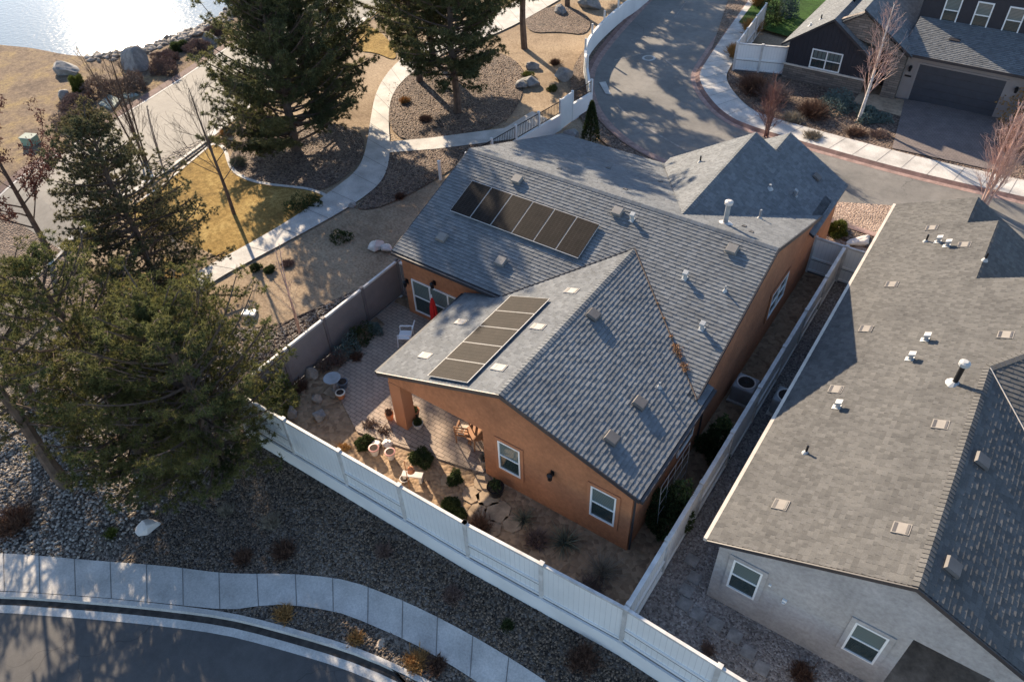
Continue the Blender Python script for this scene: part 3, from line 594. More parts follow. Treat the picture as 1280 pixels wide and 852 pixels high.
def vent_box(roof, pl, x, y, a=.36, b=.36, hh=.11, mat='cap_shingle', name='roof_vent'):
    u, v, n = frame(pl); c = on(pl,x,y)+n*.01; m = MB(); k = .72
    P = [c+u*(s*a/2)+v*(t*b/2) for s, t in ((-1,-1),(1,-1),(1,1),(-1,1))]; Q = [c+u*(s*a/2*k)+v*(t*b/2*k)+n*hh for s, t in ((-1,-1),(1,-1),(1,1),(-1,1))]
    m.hexa(P+[p+n*.012 for p in P]); 
    W = [c+u*(s*a/2*.8)+v*(t*b/2*.8)+n*.01 for s, t in ((-1,-1),(1,-1),(1,1),(-1,1))]; m.hexa(W+[p+n*hh*.6 for p in W], 1)
    C = [c+u*(s*a/2*.98)+v*(t*b/2*.98)+n*hh*.55 for s, t in ((-1,-1),(1,-1),(1,1),(-1,1))]; m.hexa(C+[p+n*.04 for p in [c+u*(s*a/2*.85)+v*(t*b/2*.85)+n*hh for s, t in ((-1,-1),(1,-1),(1,1),(-1,1))]])
    return m.build(name, [mat, 'fascia'], roof, bevel=.006)
def vent_flat(roof, pl, x, y, mat='galvanised', a=.30, b=.55, name='tile_vent'):
    """low vent: raised plate with a dark slot at each end"""
    u, v, n = frame(pl); c = on(pl,x,y); m = MB()
    def hx(s0,s1,t0,t1,n0,n1,mi,n2=None):
        n2 = n1 if n2 is None else n2; m.hexa([c+u*s0+v*t0+n*n0, c+u*s1+v*t0+n*n0, c+u*s1+v*t1+n*n0, c+u*s0+v*t1+n*n0, c+u*s0+v*t0+n*n1, c+u*s1+v*t0+n*n1, c+u*s1+v*t1+n*n2, c+u*s0+v*t1+n*n2], mi)
    hx(-a/2,a/2,-b*.42,b*.42,.0,.05,0,.03); hx(-a*.42,a*.42,-b*.36,-b*.20,.03,.058,1,.05); hx(-a*.42,a*.42,b*.24,b*.36,.03,.044,1)
    return m.build(name, [mat, 'fascia'], roof)
def vent_hood(roof, pl, x, y, s=.17, mat='vent_metal'):
    u, v, n = frame(pl); c = on(pl,x,y); m = MB(); Z = Vector((0,0,1)); m.tube([c, c+Z*.22], .07, 10)
    W = [c+Z*.2+u*(a*s/2)+v*(b*s/2) for a, b in ((-1,-1),(1,-1),(1,1),(-1,1))]; m.hexa(W+[p+Z*.08 for p in W]); F = [c+u*(a*s*.55)+v*(b*s*.65)+n*.022 for a, b in ((-1,-1),(1,-1),(1,1),(-1,1))]; m.hexa(F+[p+n*.01 for p in F]); return m.build('vent_hood', mat, roof, bevel=.008)
def vent_pipe(roof, pl, x, y, hh=.35, r=.035, cap=0, mat='black_metal', capmat='vent_metal'):
    c = on(pl,x,y); m = MB(); m.tube([c-Vector((0,0,.05)), c+Vector((0,0,hh))], r, 10); u, v, n = frame(pl); m.lathe(c, [(r*3.2,-.02),(r*2.4,.03),(r*1.3,.09)], 12, 1)
    if cap: m.lathe(c+Vector((0,0,hh-.02)), [(r*1.2,0),(cap,.02),(cap,.12),(cap*.5,.17)], 14, 1)
    return m.build('vent_pipe', [mat, capmat], roof)
def gutter(mb, a, b, mi=0): mb.bar(Vector(a)-Vector((0,0,.13)), Vector(b)-Vector((0,0,.13)), .11, .12, mi=mi)

# ------------------------------------------------------------------ the terracotta house
simple('vent_white', (.34,.32,.30), .8, .06); simple('vent_brown', (.20,.185,.17), .7, .1); simple('vent_taupe', (.21,.19,.17), .8, .08)
H1 = wthing('stucco_house', 'terracotta stucco house with grey shingle roof and two solar arrays, in the middle', 'house', (-6,0,0))
PF = Plane('x', 4.78, 3.4, .356, 1); PB = Plane('x', 17.45, 2.66, .36, -1)
WRp = Plane('y', .25, 3.08, .333, -1); WLp = Plane('y', -9.72, 2.73, .37, 1)
XR = -4.5; ZR = 4.66; RYm = 10.12
R1p = Plane('y', .2, 5.18-.58*3.9, .58, -1); L1p = Plane('y', -7.4, 5.18-.62*3.7, .62, 1)
L2p = Plane('y', -4.7, 4.61-.58*1.97, .58, 1)
sh = MB(); sb = MB()
PF.cover(sh, sb, [[(-13.2,4.78),(-4.5,4.78),(-4.5,RYm),(-13.2,RYm)], [(-4.5,4.06),(.02,4.06),(.02,RYm),(-4.5,RYm)]], 1)
PB.cover(sh, sb, [[(-13.2,17.45),(-7.2,17.45),(-7.2,RYm),(-13.2,RYm)], [(-7.2,17.2),(.02,16.6),(.02,RYm),(-7.2,RYm)]], 2)
yv = lambda z: RYm-(5.3-z)/.356
WRp.cover(sh, sb, [[(-4.5,-.15),(.25,-.15),(.25,4.0),(.02,4.11),(-4.5,8.32)], [(-.3,4.05),(.25,4.0),(.25,4.98),(-.3,4.98)]], 3)
WLp.cover(sh, sb, [[(-9.72,-.15),(-4.5,-.15),(-4.5,4.85),(-9.72,4.85)], [(-7.85,4.85),(-4.5,4.85),(-4.5,8.32)]], 4)
R1p.cover(sh, sb, [[(-3.7,10.45),(.02,16.45),(.02,17.7),(-3.7,17.7)], [(-2.73,17.7),(.2,17.7),(.2,19.5),(-2.73,19.5)], [(-.3,15.0),(.2,15.0),(.2,17.7),(-.3,17.7)]], 5)
L1p.cover(sh, sb, [[(-3.7,10.45),(-3.7,17.7),(-7.4,17.7),(-7.4,17.0)]], 6)
L2p.cover(sh, sb, [[(-2.73,17.7),(-2.73,19.5),(-4.7,19.5),(-4.7,17.7)]], 7)
roof1 = sh.build('roof', ['shingle_grey','shingle_edge'], H1)
sb.build('roof_deck', ['fascia','fascia'], roof1)
rc = MB(); ridgecap(rc, (-13.2,RYm,5.3), (.02,RYm,5.3)); ridgecap(rc, (XR,-.15,ZR), (XR,8.3,ZR)); ridgecap(rc, (-3.7,10.5,5.18), (-3.7,17.7,5.18), s1=.6, s2=.58); ridgecap(rc, (-2.73,17.8,4.61), (-2.73,19.5,4.61), s1=.58, s2=.58)
rc.build('ridge_cap', ['shingle_grey'], roof1)
# valley lines (metal, with fallen leaves)
vm = MB(); vm.tube([(XR+.02,8.3,ZR+.03),(.02,4.14,3.19)], .022, 5, 0); vm.tube([(XR,8.3,ZR+.03),(-7.9,4.78,3.44)], .02, 5, 1); vm.build('valley_flashing', ['bark','fascia'], roof1)
lv = []
for q, s in ((.62,.06),(.68,.12),(.71,.16),(.74,.1),(.80,.12),(.83,.1),(.4,.03),(.5,.03)):
    c = np.array([XR+.02+(.02-XR)*q, 8.3-4.16*q, ZR+.05-1.47*q]); lv.append(c+rng.normal(size=(int(900*s),3))*np.array([s*.55,s*.55,.012]))
lv = np.concatenate(lv); V,F,T = blades(lv, np.zeros_like(lv), .045, 1, .035, 1, 0); tag(npmesh('fallen_leaves', V, F, 'leaf_tan', None, T), 'rusty fallen leaves caught in the roof valley of the terracotta house', 'leaves', None, 'stuff')
wl = MB()
yt = lambda y: (5.3-.13-(RYm-y)*.356) if y < RYm else (5.3-.13-(y-RYm)*.36)
wl.prism([(5.1,0),(16.9,0),(16.9,yt(16.9)),(RYm,yt(RYm)),(5.1,yt(5.1))], 0, -13.1, -.02)
wl.prism([(-5.4,0),(0,0),(0,3.02),(-4.5,4.5),(-5.4,4.2)], 1, .3, 5.2)               # solid part of the front wing
wl.prism([(-9.4,2.33),(-9.4,2.72),(-4.5,4.5),(0,3.02),(0,0),(-5.4,0),(-5.4,2.33)], 1, 0, .3)   # gable wall over the porch opening
wl.prism([(.3,2.33),(5.1,2.33),(5.1,2.72),(.3,2.72)], 0, -9.4, -9.1)
wl.prism([(-7.0,0),(.0,0),(.0,2.95),(-3.7,5.02),(-7.0,3.0)], 1, 16.9, 17.5); wl.prism([(-3.6,0),(.0,0),(.0,2.92),(-2.73,4.45),(-3.6,3.95)], 1, 17.5, 19.3)
wl.build('wall', 'stucco_terracotta', H1)
cc = MB(); cc.box((-9.42,-.02,0.05),(-8.9,.5,2.33)); cc.build('porch_column', 'stucco_trim', H1, bevel=.015)
ce = MB(); ce.box((-9.1,.3,2.33),(-5.4,5.1,2.40)); ce.build('porch_ceiling', 'white_paint', H1)
window(H1, 'y', 0, -4.78, -3.93, .86, 2.26, trim='stucco_trim'); window(H1, 'y', 0, -1.36, -.50, .96, 2.42, trim='stucco_trim')
window(H1, 'y', 5.1, -12.7, -9.9, .30, 2.0, cols=3, trim=None); window(H1, 'x', 0, 11.1, 12.9, 1.3, 2.5, cols=2, trim='stucco_trim', out=1); window(H1, 'x', 0, 3.2, 4.4, 1.2, 2.3, cols=1, out=1)
sd = MB(); sd.box((-8.6,5.04,.06),(-6.2,5.1,2.1)); sd.build('sliding_door', 'window_glass', H1)
wall_lamp(H1, -2.72, 0, 2.0); wall_lamp(H1, -12.95, 5.1, 1.75); wall_lamp(H1, -11.45, 5.1, 2.3); gv = MB(); gv.lathe((-12.6,5.1,2.6), [(.12,0),(.12,.03)], 12); 
for a, b in (((.31,-.15,3.06),(.31,4.98,3.06)),((-9.78,-.15,2.72),(-9.78,4.8,2.72)),((-13.2,4.72,3.38),(-8.0,4.72,3.38))): gu = MB(); gutter(gu, a, b); gu.build('gutter', 'fascia', H1)
for a in ((.06,.05),(.05,5.0)): gu = MB(); gu.tube([(*a,2.95),(*a,.1)], .035, 6); gu.build('downspout', 'fascia', H1)
 
for a, b in (((-9.72,-.17,2.73),(-4.5,-.17,4.66)),((-4.5,-.17,4.66),(.25,-.17,3.08)),((.045,4.1,3.16),(.045,10.12,5.3)),((.045,10.12,5.3),(.045,16.6,2.97)),((-13.22,4.78,3.4),(-13.22,10.12,5.3)),((-13.22,10.12,5.3),(-13.22,17.45,2.66))): fp = MB(); fp.bar(Vector(a)-Vector((0,0,.15)), Vector(b)-Vector((0,0,.15)), .035, .165); fp.build('rake_board', 'fascia', H1)
for x, y in ((-10.32,9.41),(-11.59,6.01),(-8.76,5.98),(-5.84,9.47),(-1.36,9.49)): vent_box(roof1, PF, x, y, .42, .40, mat='vent_brown')
for x, y in ((-5.19,9.37),(-2.32,7.89),(-.94,6.39)): vent_hood(roof1, PF, x, y)
vent_pipe(roof1, PF, -.88, 7.95, .22, .03, 0, 'galvanised'); vent_pipe(roof1, WRp, -1.08, 3.66, .22, .03, 0, 'galvanised')
for x, y in ((-4.01,4.5),(-1.26,2.64),(-1.3,.95)): vent_box(roof1, WRp, x, y, .42, .42, mat='vent_dark')
for x, y in ((-8.45,3.03),(-8.45,1.01),(-5.31,.98),(-5.31,3.21),(-5.35,5.39)): vent_flat(roof1, WLp, x, y, 'vent_white', .30, .62)
vent_pipe(roof1, PB, -2.24, 11.0, .85, .09, .15, 'galvanised', 'ceramic_white'); vent_pipe(roof1, PB, -1.6, 13.1, .4, .04, 0, 'galvanised')
for x, y in ((-9.5,11.2),(-6.5,11.3),(-1.65,11.4),(-1.24,10.95),(-8.5,13.6),(-6.2,14.0)): vent_flat(roof1, PB, x, y, 'shingle_cool', .16, .2)
vent_box(roof1, R1p, -.95, 18.24, mat='vent_dark', hh=.07); vent_pipe(roof1, R1p, -2.04, 15.35, .2, .05, 0, 'galvanised'); vent_hood(roof1, R1p, -1.17, 16.19, .16, 'galvanised'); vent_pipe(roof1, L1p, -5.29, 15.86, .3, .035, 0)
# solar arrays
def panel(pl, corners, n_up=.11):
    u, v, n = frame(pl); P = [on(pl,*c)+n*n_up for c in corners]; m = MB(); m.hexa([p-n*.035 for p in P]+P); o = m.build('solar_panel', 'panel_frame', H1)
    c = sum(P, Vector())/4; k = MB(); Q = [p+(c-p).normalized()*.03+n*.004 for p in P]; k.face(Q); g = k.build('cells', 'solar_cells', o)
    ul = g.data.uv_layers.new(name='UVMap'); a = (Q[1]-Q[0]).length; b = (Q[3]-Q[0]).length
    for i, uv in enumerate(((0,0),(a,0),(a,b),(0,b))): ul.data[i].uv = uv
    return o
for i in range(6): x0 = -12.03+i*.985; panel(PF, [(x0,7.15),(x0+.972,7.15),(x0+.972,8.72),(x0,8.72)])
for i in range(5): y0 = .0+i*.945; panel(WLp, [(-7.45,y0+.93),(-7.45,y0),(-5.78,y0),(-5.78,y0+.93)])
rl = MB()
for v_ in (7.5,8.35): rl.bar(on(PF,-12.0,v_)+Vector((0,0,.02)), on(PF,-6.15,v_)+Vector((0,0,.02)), .04,.05)
for x_ in (-7.1,-6.2): rl.bar(on(WLp,x_,.05)+Vector((0,0,.02)), on(WLp,x_,4.65)+Vector((0,0,.02)), .04,.05)
rl.build('mounting_rail', 'fascia', H1)

# ------------------------------------------------------------------ the grey neighbour house
H2 = wthing('grey_house', 'pale grey stucco neighbour house with taupe shingle roof at the right edge', 'house', (7,0,0))
sh = MB(); sb = MB(); A = Plane('y', 2.31, 2.8, .463, 1); Br = Plane('y', 11.81, 2.8, .463, -1); Hp = Plane('x', 3.45, 2.8, .463, 1)
A.cover(sh, sb, [[(2.31,-.1),(7.06,-.1),(7.06,8.2),(2.31,8.2)], [(2.31,8.2),(7.06,8.2),(11.5,12.64),(11.5,13.1),(2.31,13.1)], [(2.31,13.1),(5.97,13.1),(5.97,17.15),(2.31,17.15)], [(2.31,17.15),(5.05,17.15),(5.05,19.25),(2.31,19.25)]], 21, wmin=.10, wmax=.20)
Br.cover(sh, sb, [[(7.06,-.1),(11.81,-.1),(11.81,3.45),(7.06,8.2)]], 22)
Hp.cover(sh, sb, [[(7.06,8.2),(11.5,3.76),(11.5,12.64)]], 23)
D3 = Plane('y', 5.97+3.5, 4.495-.6*3.5, .6, -1); D3.cover(sh, sb, [[(5.97,13.1),(9.47,13.1),(9.47,17.15),(5.97,17.15)]], 24)
D4 = Plane('y', 5.05+3.3, 4.07-.6*3.3, .6, -1); D4.cover(sh, sb, [[(5.05,17.15),(8.35,17.15),(8.35,19.25),(5.05,19.25)]], 25)
roof2 = sh.build('roof', ['shingle_taupe','shingle_edge'], H2); sb.build('roof_deck', ['fascia','fascia'], roof2)
rc = MB(); ridgecap(rc, (7.06,-.1,5.0), (7.06,8.2,5.0), s1=.46, s2=.46); ridgecap(rc, (7.06,8.2,5.0), (11.5,12.64,7.05), s1=.3, s2=.3); rc.build('ridge_cap', ['shingle_taupe'], roof2)
dm = MB(); dm.tube([(7.08,8.15,5.02),(11.5,3.76,2.96)], .02, 5); dm.build('valley_flashing', 'fascia_light', roof2)
wl = MB(); wl.prism([(2.66,0),(7.6,0),(7.6,2.88),(9.4,2.88),(9.4,0),(11.4,0),(11.4,2.86),(7.06,4.86),(2.66,2.83)], 1, 0, .25)
wl.prism([(2.66,0),(7.6,0),(7.6,4.6),(7.06,4.86),(2.66,2.83)], 1, .25, 13.2); wl.prism([(7.6,0),(11.2,0),(11.2,2.9),(7.6,4.5)], 1, 2.4, 10); wl.prism([(2.66,0),(9.2,0),(9.2,2.5),(5.97,4.35),(2.66,2.83)], 1, 13.2, 16.9); wl.prism([(2.66,0),(8.1,0),(8.1,2.2),(5.05,3.9),(2.66,2.83)], 1, 16.9, 19.0)
wl.build('wall', 'stucco_grey', H2); pf = MB(); pf.box((7.6,.02,.0),(11.2,2.4,.06)); pf.build('porch_floor', 'boulder_tan', H2)
window(H2, 'y', 0, 3.12, 3.93, 1.05, 2.44, trim='stucco_grey', tw=.13); window(H2, 'y', 0, 6.36, 7.18, 1.02, 2.46, trim='stucco_grey', tw=.13)
gu = MB(); gu.bar((2.25,-.1,2.68),(2.25,19.25,2.68), .10, .13); gu.build('gutter', 'fascia_light', H2)
for a, b in (((2.31,-.13,2.66),(7.06,-.13,4.86)),((7.06,-.13,4.86),(11.81,-.13,2.66))): fp = MB(); fp.bar(a, b, .04, .14); fp.build('rake_board', 'fascia', H2)
sm = MB(); sm.lathe((4.65,-.01,1.62), [(.05,0),(.05,.03)], 12); sm.box((4.6,-.05,1.72),(4.72,0,1.80)); sm.box((4.15,-.04,2.05),(4.22,0,2.12)); sm.build('outlet_cover', 'white_paint', H2)
for x, y in ((3.62,12.81),(4.0,16.9),(5.25,15.44),(7.2,9.8),(3.54,6.67),(6.42,5.47),(3.62,1.58),(6.39,1.51),(3.52,10.0)): vent_flat(roof2, A, x, y, 'vent_taupe', .36, .5)
for x, y in ((5.27,9.45),(5.09,8.41),(3.79,5.84),(4.4,15.76),(4.73,15.42)): vent_hood(roof2, A, x, y, .20)
for x, y in ((4.01,15.87),(6.01,14.3),(3.58,3.71)): vent_pipe(roof2, A, x, y, .32, .035, 0)
vent_pipe(roof2, A, 6.39, 7.34, .75, .075, .15)
for x, y in ((7.54,4.61),(7.58,.99)): vent_box(roof2, Br, x, y, .42, .42, mat='vent_dark')

# ------------------------------------------------------------------ the dark house across the street
H3 = wthing('dark_house', 'dark boarded two storey house with stone base and double garage across the street', 'house', (-2,35,0))
sh = MB(); sb = MB(); YA = 34.9; YG = 35.7
gL = Plane('y', -8.05, 2.25, .72, 1); gR = Plane('y', -2.75, 2.25, .72, -1)      # front bedroom gable
gL.cover(sh, sb, [[(-8.05,34.6),(-5.4,34.6),(-5.4,47),(-8.05,47)]], 31); gR.cover(sh, sb, [[(-5.4,34.6),(-3.0,34.6),(-3.0,38.0),(-5.4,38.0)]], 32)
eL = Plane('y', -5.5, 3.65, .62, 1); eR = Plane('y', -.85, 2.75, .66, -1)
eL.cover(sh, sb, [[(-5.5,35.0),(-4.0,35.0),(-4.0,44),(-5.5,44)]], 33); eR.cover(sh, sb, [[(-4.0,35.0),(-.85,35.0),(-.85,44),(-4.0,44)]], 34)
gg = Plane('x', 35.2, 2.8, .34, 1); gg.cover(sh, sb, [[(-1.5,35.2),(9,35.2),(9,38.7),(-1.5,38.7)]], 35)
roof3 = sh.build('roof', ['shingle_grey','shingle_edge'], H3); sb.build('roof_deck', ['fascia','fascia'], roof3)
wl = MB(); wl.prism([(-7.7,.95),(-2.95,.95),(-2.95,2.3),(-5.35,3.95),(-7.7,2.35)], 1, YA, 46); wl.build('wall', 'navy_boards', H3)
bt = MB()
for i in range(20): x = -7.6+i*.24; bt.box((x-.02,YA-.02,.97),(x+.02,YA,max(1.2,3.75-abs(x+5.35)*.72)))
bt.build('batten', 'navy_boards', H3)
wl = MB(); wl.box((-1.5,YG,0),(8.6,44,2.75)); wl.build('garage_wall', 'stucco_taupe', H3)
up = MB(); up.box((-1.6,38.3,3.2),(9,46,7.2)); up.build('upper_wall', 'navy_boards', H3)
for i in range(5): x = -.45+i*1.60; window(H3, 'y', 38.3, x, x+.85, 3.72, 5.15, tw=.08, fw=.07)
st = MB(); st.box((-7.75,YA-.06,0),(-2.95,YA+.2,.95)); st.prism([(-4.0,4.0),(-2.0,2.9),(-1.5,2.62),(-1.5,0),(-2.2,0),(-2.2,2.3),(-3.0,2.3),(-4.8,3.3)], 1, YG-.5, YG+.1) if False else None
st.box((-1.9,35.15,0),(-1.1,35.75,2.5)); st.prism([(-5.2,3.45),(-1.1,2.45),(-1.1,2.62),(-4.0,4.6),(-5.2,4.0)], 1, 35.12, 35.5); st.build('stone_wall', 'ledge_stone', H3)
cp = MB(); cp.box((-7.8,YA-.11,.95),(-2.9,YA,1.03)); cp.build('stone_cap', 'fascia_light', H3)
window(H3, 'y', YA, -6.28, -4.46, 1.05, 2.2, cols=2, fw=.07)
dr = MB(); dr.box((-2.9,36.9,0),(-1.9,37,2.2)); dr.build('front_door', 'door_dark', H3)
gd = MB(); gd.box((-.38,YG-.03,.02),(4.1,YG-.002,2.2)); god = gd.build('garage_door', 'garage_grey', H3)
gs = MB()
for z in (.45,.89,1.33,1.77): gs.box((-.38,YG-.036,z),(4.1,YG-.03,z+.015))
gs.build('door_seam', 'fascia', god)
tr = MB(); tr.box((-.5,YG-.04,2.2),(4.22,YG,2.3)); tr.box((-.5,YG-.04,0),(-.38,YG,2.2)); tr.box((4.1,YG-.04,0),(4.22,YG,2.2)); tr.build('garage_trim', 'stucco_taupe', H3)
wall_lamp(H3, -.8, YG, 1.9); wall_lamp(H3, 4.7, YG, 1.9)
hn = MB(); hn.box((-.98,YG-.02,1.35),(-.62,YG,1.45)); hn.build('number_plate', 'black_metal', H3)
for a, b in (((-8.1,34.58,2.1),(-5.4,34.58,4.03)),((-5.4,34.58,4.03),(-2.95,34.58,2.3)),((-1.5,35.18,2.68),(9,35.18,2.68))): ft = MB(); ft.bar(a, b,.04,.15); ft.build('rake_board', 'fascia', H3)
vent_flat(roof3, gg, .8, 36.9, 'fascia', .6, .3); vent_pipe(roof3, gL, -6.6, 36.5, .3, .04); vent_pipe(roof3, gL, -7.0, 36.0, .2, .05, 0, 'white_paint')

# ------------------------------------------------------------------ fences
def vinyl_fence(name, label, A, B, n, zb, hgt=1.83, alt=True, mat='vinyl', side=-1, group=None, last=True, capw=.13):
    """straight vinyl privacy fence; side = which side (left -1 of A->B?) shows rails on alternate panels"""
    A = Vector(A); B = Vector(B); d = (B-A).normalized(); nrm = Vector((d.y, -d.x))*(1 if side < 0 else -1)
    t = wthing(name, label, 'fence', (*A, zb), group); L = (B-A).length
    for i in range(n):
        a = A+d*(L*i/n); b = A+d*(L*(i+1)/n); a3 = (*(a+d*.065), zb+.05); b3 = (*(b-d*.065), zb+.05); m = MB()
        m.bar(a3, b3, .025, hgt-.13)
        seg = (Vector(b3)-Vector(a3)); k = int(seg.length/.165)
        for j in range(k+1):     # board seams
            p = Vector(a3)+seg*(j/k); q = p+Vector((0,0,hgt-.15)); o = nrm*.0145; m.bar((p.x-d.x*.008+o.x,p.y-d.y*.008+o.y,p.z+.01),(p.x+d.x*.008+o.x,p.y+d.y*.008+o.y,p.z+.01),.004,hgt-.17, mi=1)
        if i % 2 == 0 or not alt:
            for z in (.08,.72):
                o = nrm*.035; m.bar((a3[0]+o.x,a3[1]+o.y,zb+z),(b3[0]+o.x,b3[1]+o.y,zb+z),.05,.10); m.bar((a3[0]+o.x,a3[1]+o.y,zb+z-.02),(b3[0]+o.x,b3[1]+o.y,zb+z-.03),.052,.032,mi=2)
        else: o = nrm*.03; m.bar((a3[0]+o.x,a3[1]+o.y,zb+.05),(b3[0]+o.x,b3[1]+o.y,zb+.05),.045,.09)
        m.bar((a3[0]+nrm.x*.03,a3[1]+nrm.y*.03,zb+.0),(b3[0]+nrm.x*.03,b3[1]+nrm.y*.03,zb+.0),.05,.045,mi=2)
        pn = m.build('panel', [mat,'joint_soft','shadow_gap'], t)
        c = MB(); c.bar((*(a+d*.065), zb+hgt-.09), (*(b-d*.065), zb+hgt-.09), capw*.7, .09); c.build('top_rail', 'vinyl_weathered', pn)
    for i in range(n+1 if last else n):
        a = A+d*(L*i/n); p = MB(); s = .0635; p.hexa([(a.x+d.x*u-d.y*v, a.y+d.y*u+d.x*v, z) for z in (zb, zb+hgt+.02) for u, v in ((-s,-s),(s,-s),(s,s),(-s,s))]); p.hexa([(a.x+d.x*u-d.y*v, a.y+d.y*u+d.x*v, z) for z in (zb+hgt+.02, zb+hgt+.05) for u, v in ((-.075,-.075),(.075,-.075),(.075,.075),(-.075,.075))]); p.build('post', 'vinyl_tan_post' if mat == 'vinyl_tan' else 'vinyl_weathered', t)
    return t
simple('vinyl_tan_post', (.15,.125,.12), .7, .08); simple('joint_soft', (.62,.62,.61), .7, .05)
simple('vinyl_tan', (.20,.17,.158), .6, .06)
vinyl_fence('vinyl_fence', 'white vinyl fence on a low wall along the front, its left half', (-14.18,-3.0), (-4.0,-2.85), 4, 0, group=None)
vinyl_fence('vinyl_fence', 'white vinyl fence on a low wall just left of the fence junction', (-4.0,-2.85), (1.24,-2.60), 2, 0, last=False)
vinyl_fence('vinyl_fence', 'white vinyl fence on a low wall below the grey neighbour house, at the bottom edge', (1.24,-2.60), (12.0,-2.88), 4, 0)
vinyl_fence('vinyl_fence', 'long narrow vinyl fence between the terracotta house and the grey house', (1.24,-2.47), (1.24,16.6), 8, 0, mat='vinyl', side=-1, last=False, capw=.19)
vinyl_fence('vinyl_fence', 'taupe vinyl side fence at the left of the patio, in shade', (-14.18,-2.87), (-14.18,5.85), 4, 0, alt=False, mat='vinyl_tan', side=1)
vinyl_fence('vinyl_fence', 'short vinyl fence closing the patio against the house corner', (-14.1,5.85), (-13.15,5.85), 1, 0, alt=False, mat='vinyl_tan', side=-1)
vinyl_fence('vinyl_fence', 'short vinyl fence with gate closing the narrow side yard by the street', (-.0,16.65), (2.62,16.65), 2, 0, alt=False, side=-1)
rw = MB(); fl = [(-14.28,-3.02),(-4.0,-2.87),(1.24,-2.62),(12.0,-2.90)]
for a, b in zip(fl, fl[1:]): rw.bar((*a,-1.35),(*b,-1.35),.20,1.345)
rw.bar((-14.2,-3.0,-1.35),(-14.2,5.8,-1.35),.2,1.33)
rwo = rw.build('retaining_wall', 'retaining_stucco'); tag(rwo, 'low white stucco retaining wall under the front vinyl fences', 'wall')
# white wall with railing behind the house, curving along the street
def wall_pts(px, z): return [Vector(at(a, b, z)).to_2d() for a, b in px]
cv = smooth_line(wall_pts(((734,86),(731,72),(733,56),(748,36),(775,12),(800,-6),(850,-50)), 1.0), 2)
t = wthing('curved_wall', 'curving white stucco wall along the street at the top', 'wall', (*cv[0],0)); m = MB()
for a, b in zip(cv, cv[1:]): m.bar((*a,0),(*b,0),.16,1.25)
m.build('wall', 'retaining_stucco', t); pm = MB()
for i, q in enumerate(resamp(cv, 10)): pm.box((q.x-.05,q.y-.05,0),(q.x+.05,q.y+.05,1.9))
pm.build('posts', 'vinyl', t)
g0 = Vector((-15.9,25.2)); g1 = Vector((-16.1,23.35)); g2 = Vector((-16.12,22.1)); g3 = Vector((-17.1,14.6))
t = wthing('railing_wall', 'low white wall topped by black metal railing behind the terracotta house', 'wall', (*g2,0))
m = MB(); m.bar((*g0,0),(*g1,0),.15,1.05); m.bar((*g2,0),(*g3,0),.15,.95); m.bar((*g0,0),(*cv[0],0),.15,1.05); m.build('wall', 'retaining_stucco', t)
pm = MB()
for q in (g0, g1, g2, g2.lerp(g3,.25), g2.lerp(g3,.5), g2.lerp(g3,.75), g3): pm.box((q.x-.06,q.y-.06,0),(q.x+.06,q.y+.06,1.85))
pm.build('posts', 'vinyl', t); rr = MB()
for a, b, z in ((g0,g1,1.05),(g2,g3,.95)):
    for zz in (z+.08,1.7): rr.bar((*a,zz),(*b,zz),.035,.035)
    k = int((b-a).length/.13)
    for j in range(k): q = a.lerp(b, j/k); rr.box((q.x-.009,q.y-.009,z+.08),(q.x+.009,q.y+.009,1.7))
rr.build('railing', 'black_metal', t)
gt = MB(); gt.bar((*g1,0),(*g2,0),.08,1.8); tag(gt.build('white_gate', 'vinyl'), 'white gate between the two railings behind the house', 'gate')
vinyl_fence('vinyl_fence', 'short white vinyl fence beside the dark house across the street', (-10.7,34.3), (-7.8,35.2), 2, .1, 1.75, side=-1, alt=False)
vinyl_fence('vinyl_fence', 'white vinyl fence running back from the corner beside the dark house', (-10.75,34.4), (-11.6,41.5), 3, .1, 1.75, side=-1, alt=False)

# ------------------------------------------------------------------ things in the back yard
def yp(px, py, z=.012): v = Y0(px, py, z); return v
# armchair of white resin
t = thing('armchair', 'white resin armchair on the shaded patio, beside the roof eave', 'chair', yp(508,428,.055), rz=R_(-60))
m = MB(); m.box((-.26,-.25,.40),(.26,.27,.44)); m.build('seat', 'white_resin', t, bevel=.01)
m = MB(); 
for i in range(5): x = -.22+i*.11; m.hexa([(x-.045,.25,.44),(x+.045,.25,.44),(x+.045,.28,.44),(x-.045,.28,.44),(x-.045,.40,.98),(x+.045,.40,.98),(x+.045,.43,.98),(x-.045,.43,.98)])
m.tube([(-.27,.41,.98),(.27,.41,.98)], .03, 6); m.build('backrest', 'white_resin', t)
for sx in (-1,1):
    m = MB(); m.tube([(sx*.29,-.24,.64),(sx*.29,.3,.66)], .03, 6); m.build('armrest', 'white_resin', t)
    for sy in (-.24,.26): m = MB(); m.tube([(sx*.30,sy*1.15,0),(sx*.27,sy,.64)], .022, 6); m.build('leg', 'white_resin', t)
# closed red umbrella
t = thing('patio_umbrella', 'closed red patio umbrella by the white framed patio window', 'umbrella', (-11.1,4.45,.055)); m = MB()
m.lathe((0,0,0), [(.25,0),(.25,.05),(.05,.08)], 16); m.build('base', 'black_metal', t); m = MB(); m.tube([(0,0,.05),(0,0,2.25)], .02, 8); m.build('pole', 'white_paint', t); m = MB()
pr = [(.07,.85),(.12,.95),(.13,1.2),(.11,1.6),(.07,1.9),(.03,2.1)]; i0 = 0
m.lathe((0,0,0), pr, 16); o = m.build('canopy', 'umbrella_red', t)
for v in o.data.vertices: a = math.atan2(v.co.y, v.co.x); k = 1+.22*math.cos(a*8); v.co.x *= k; v.co.y *= k
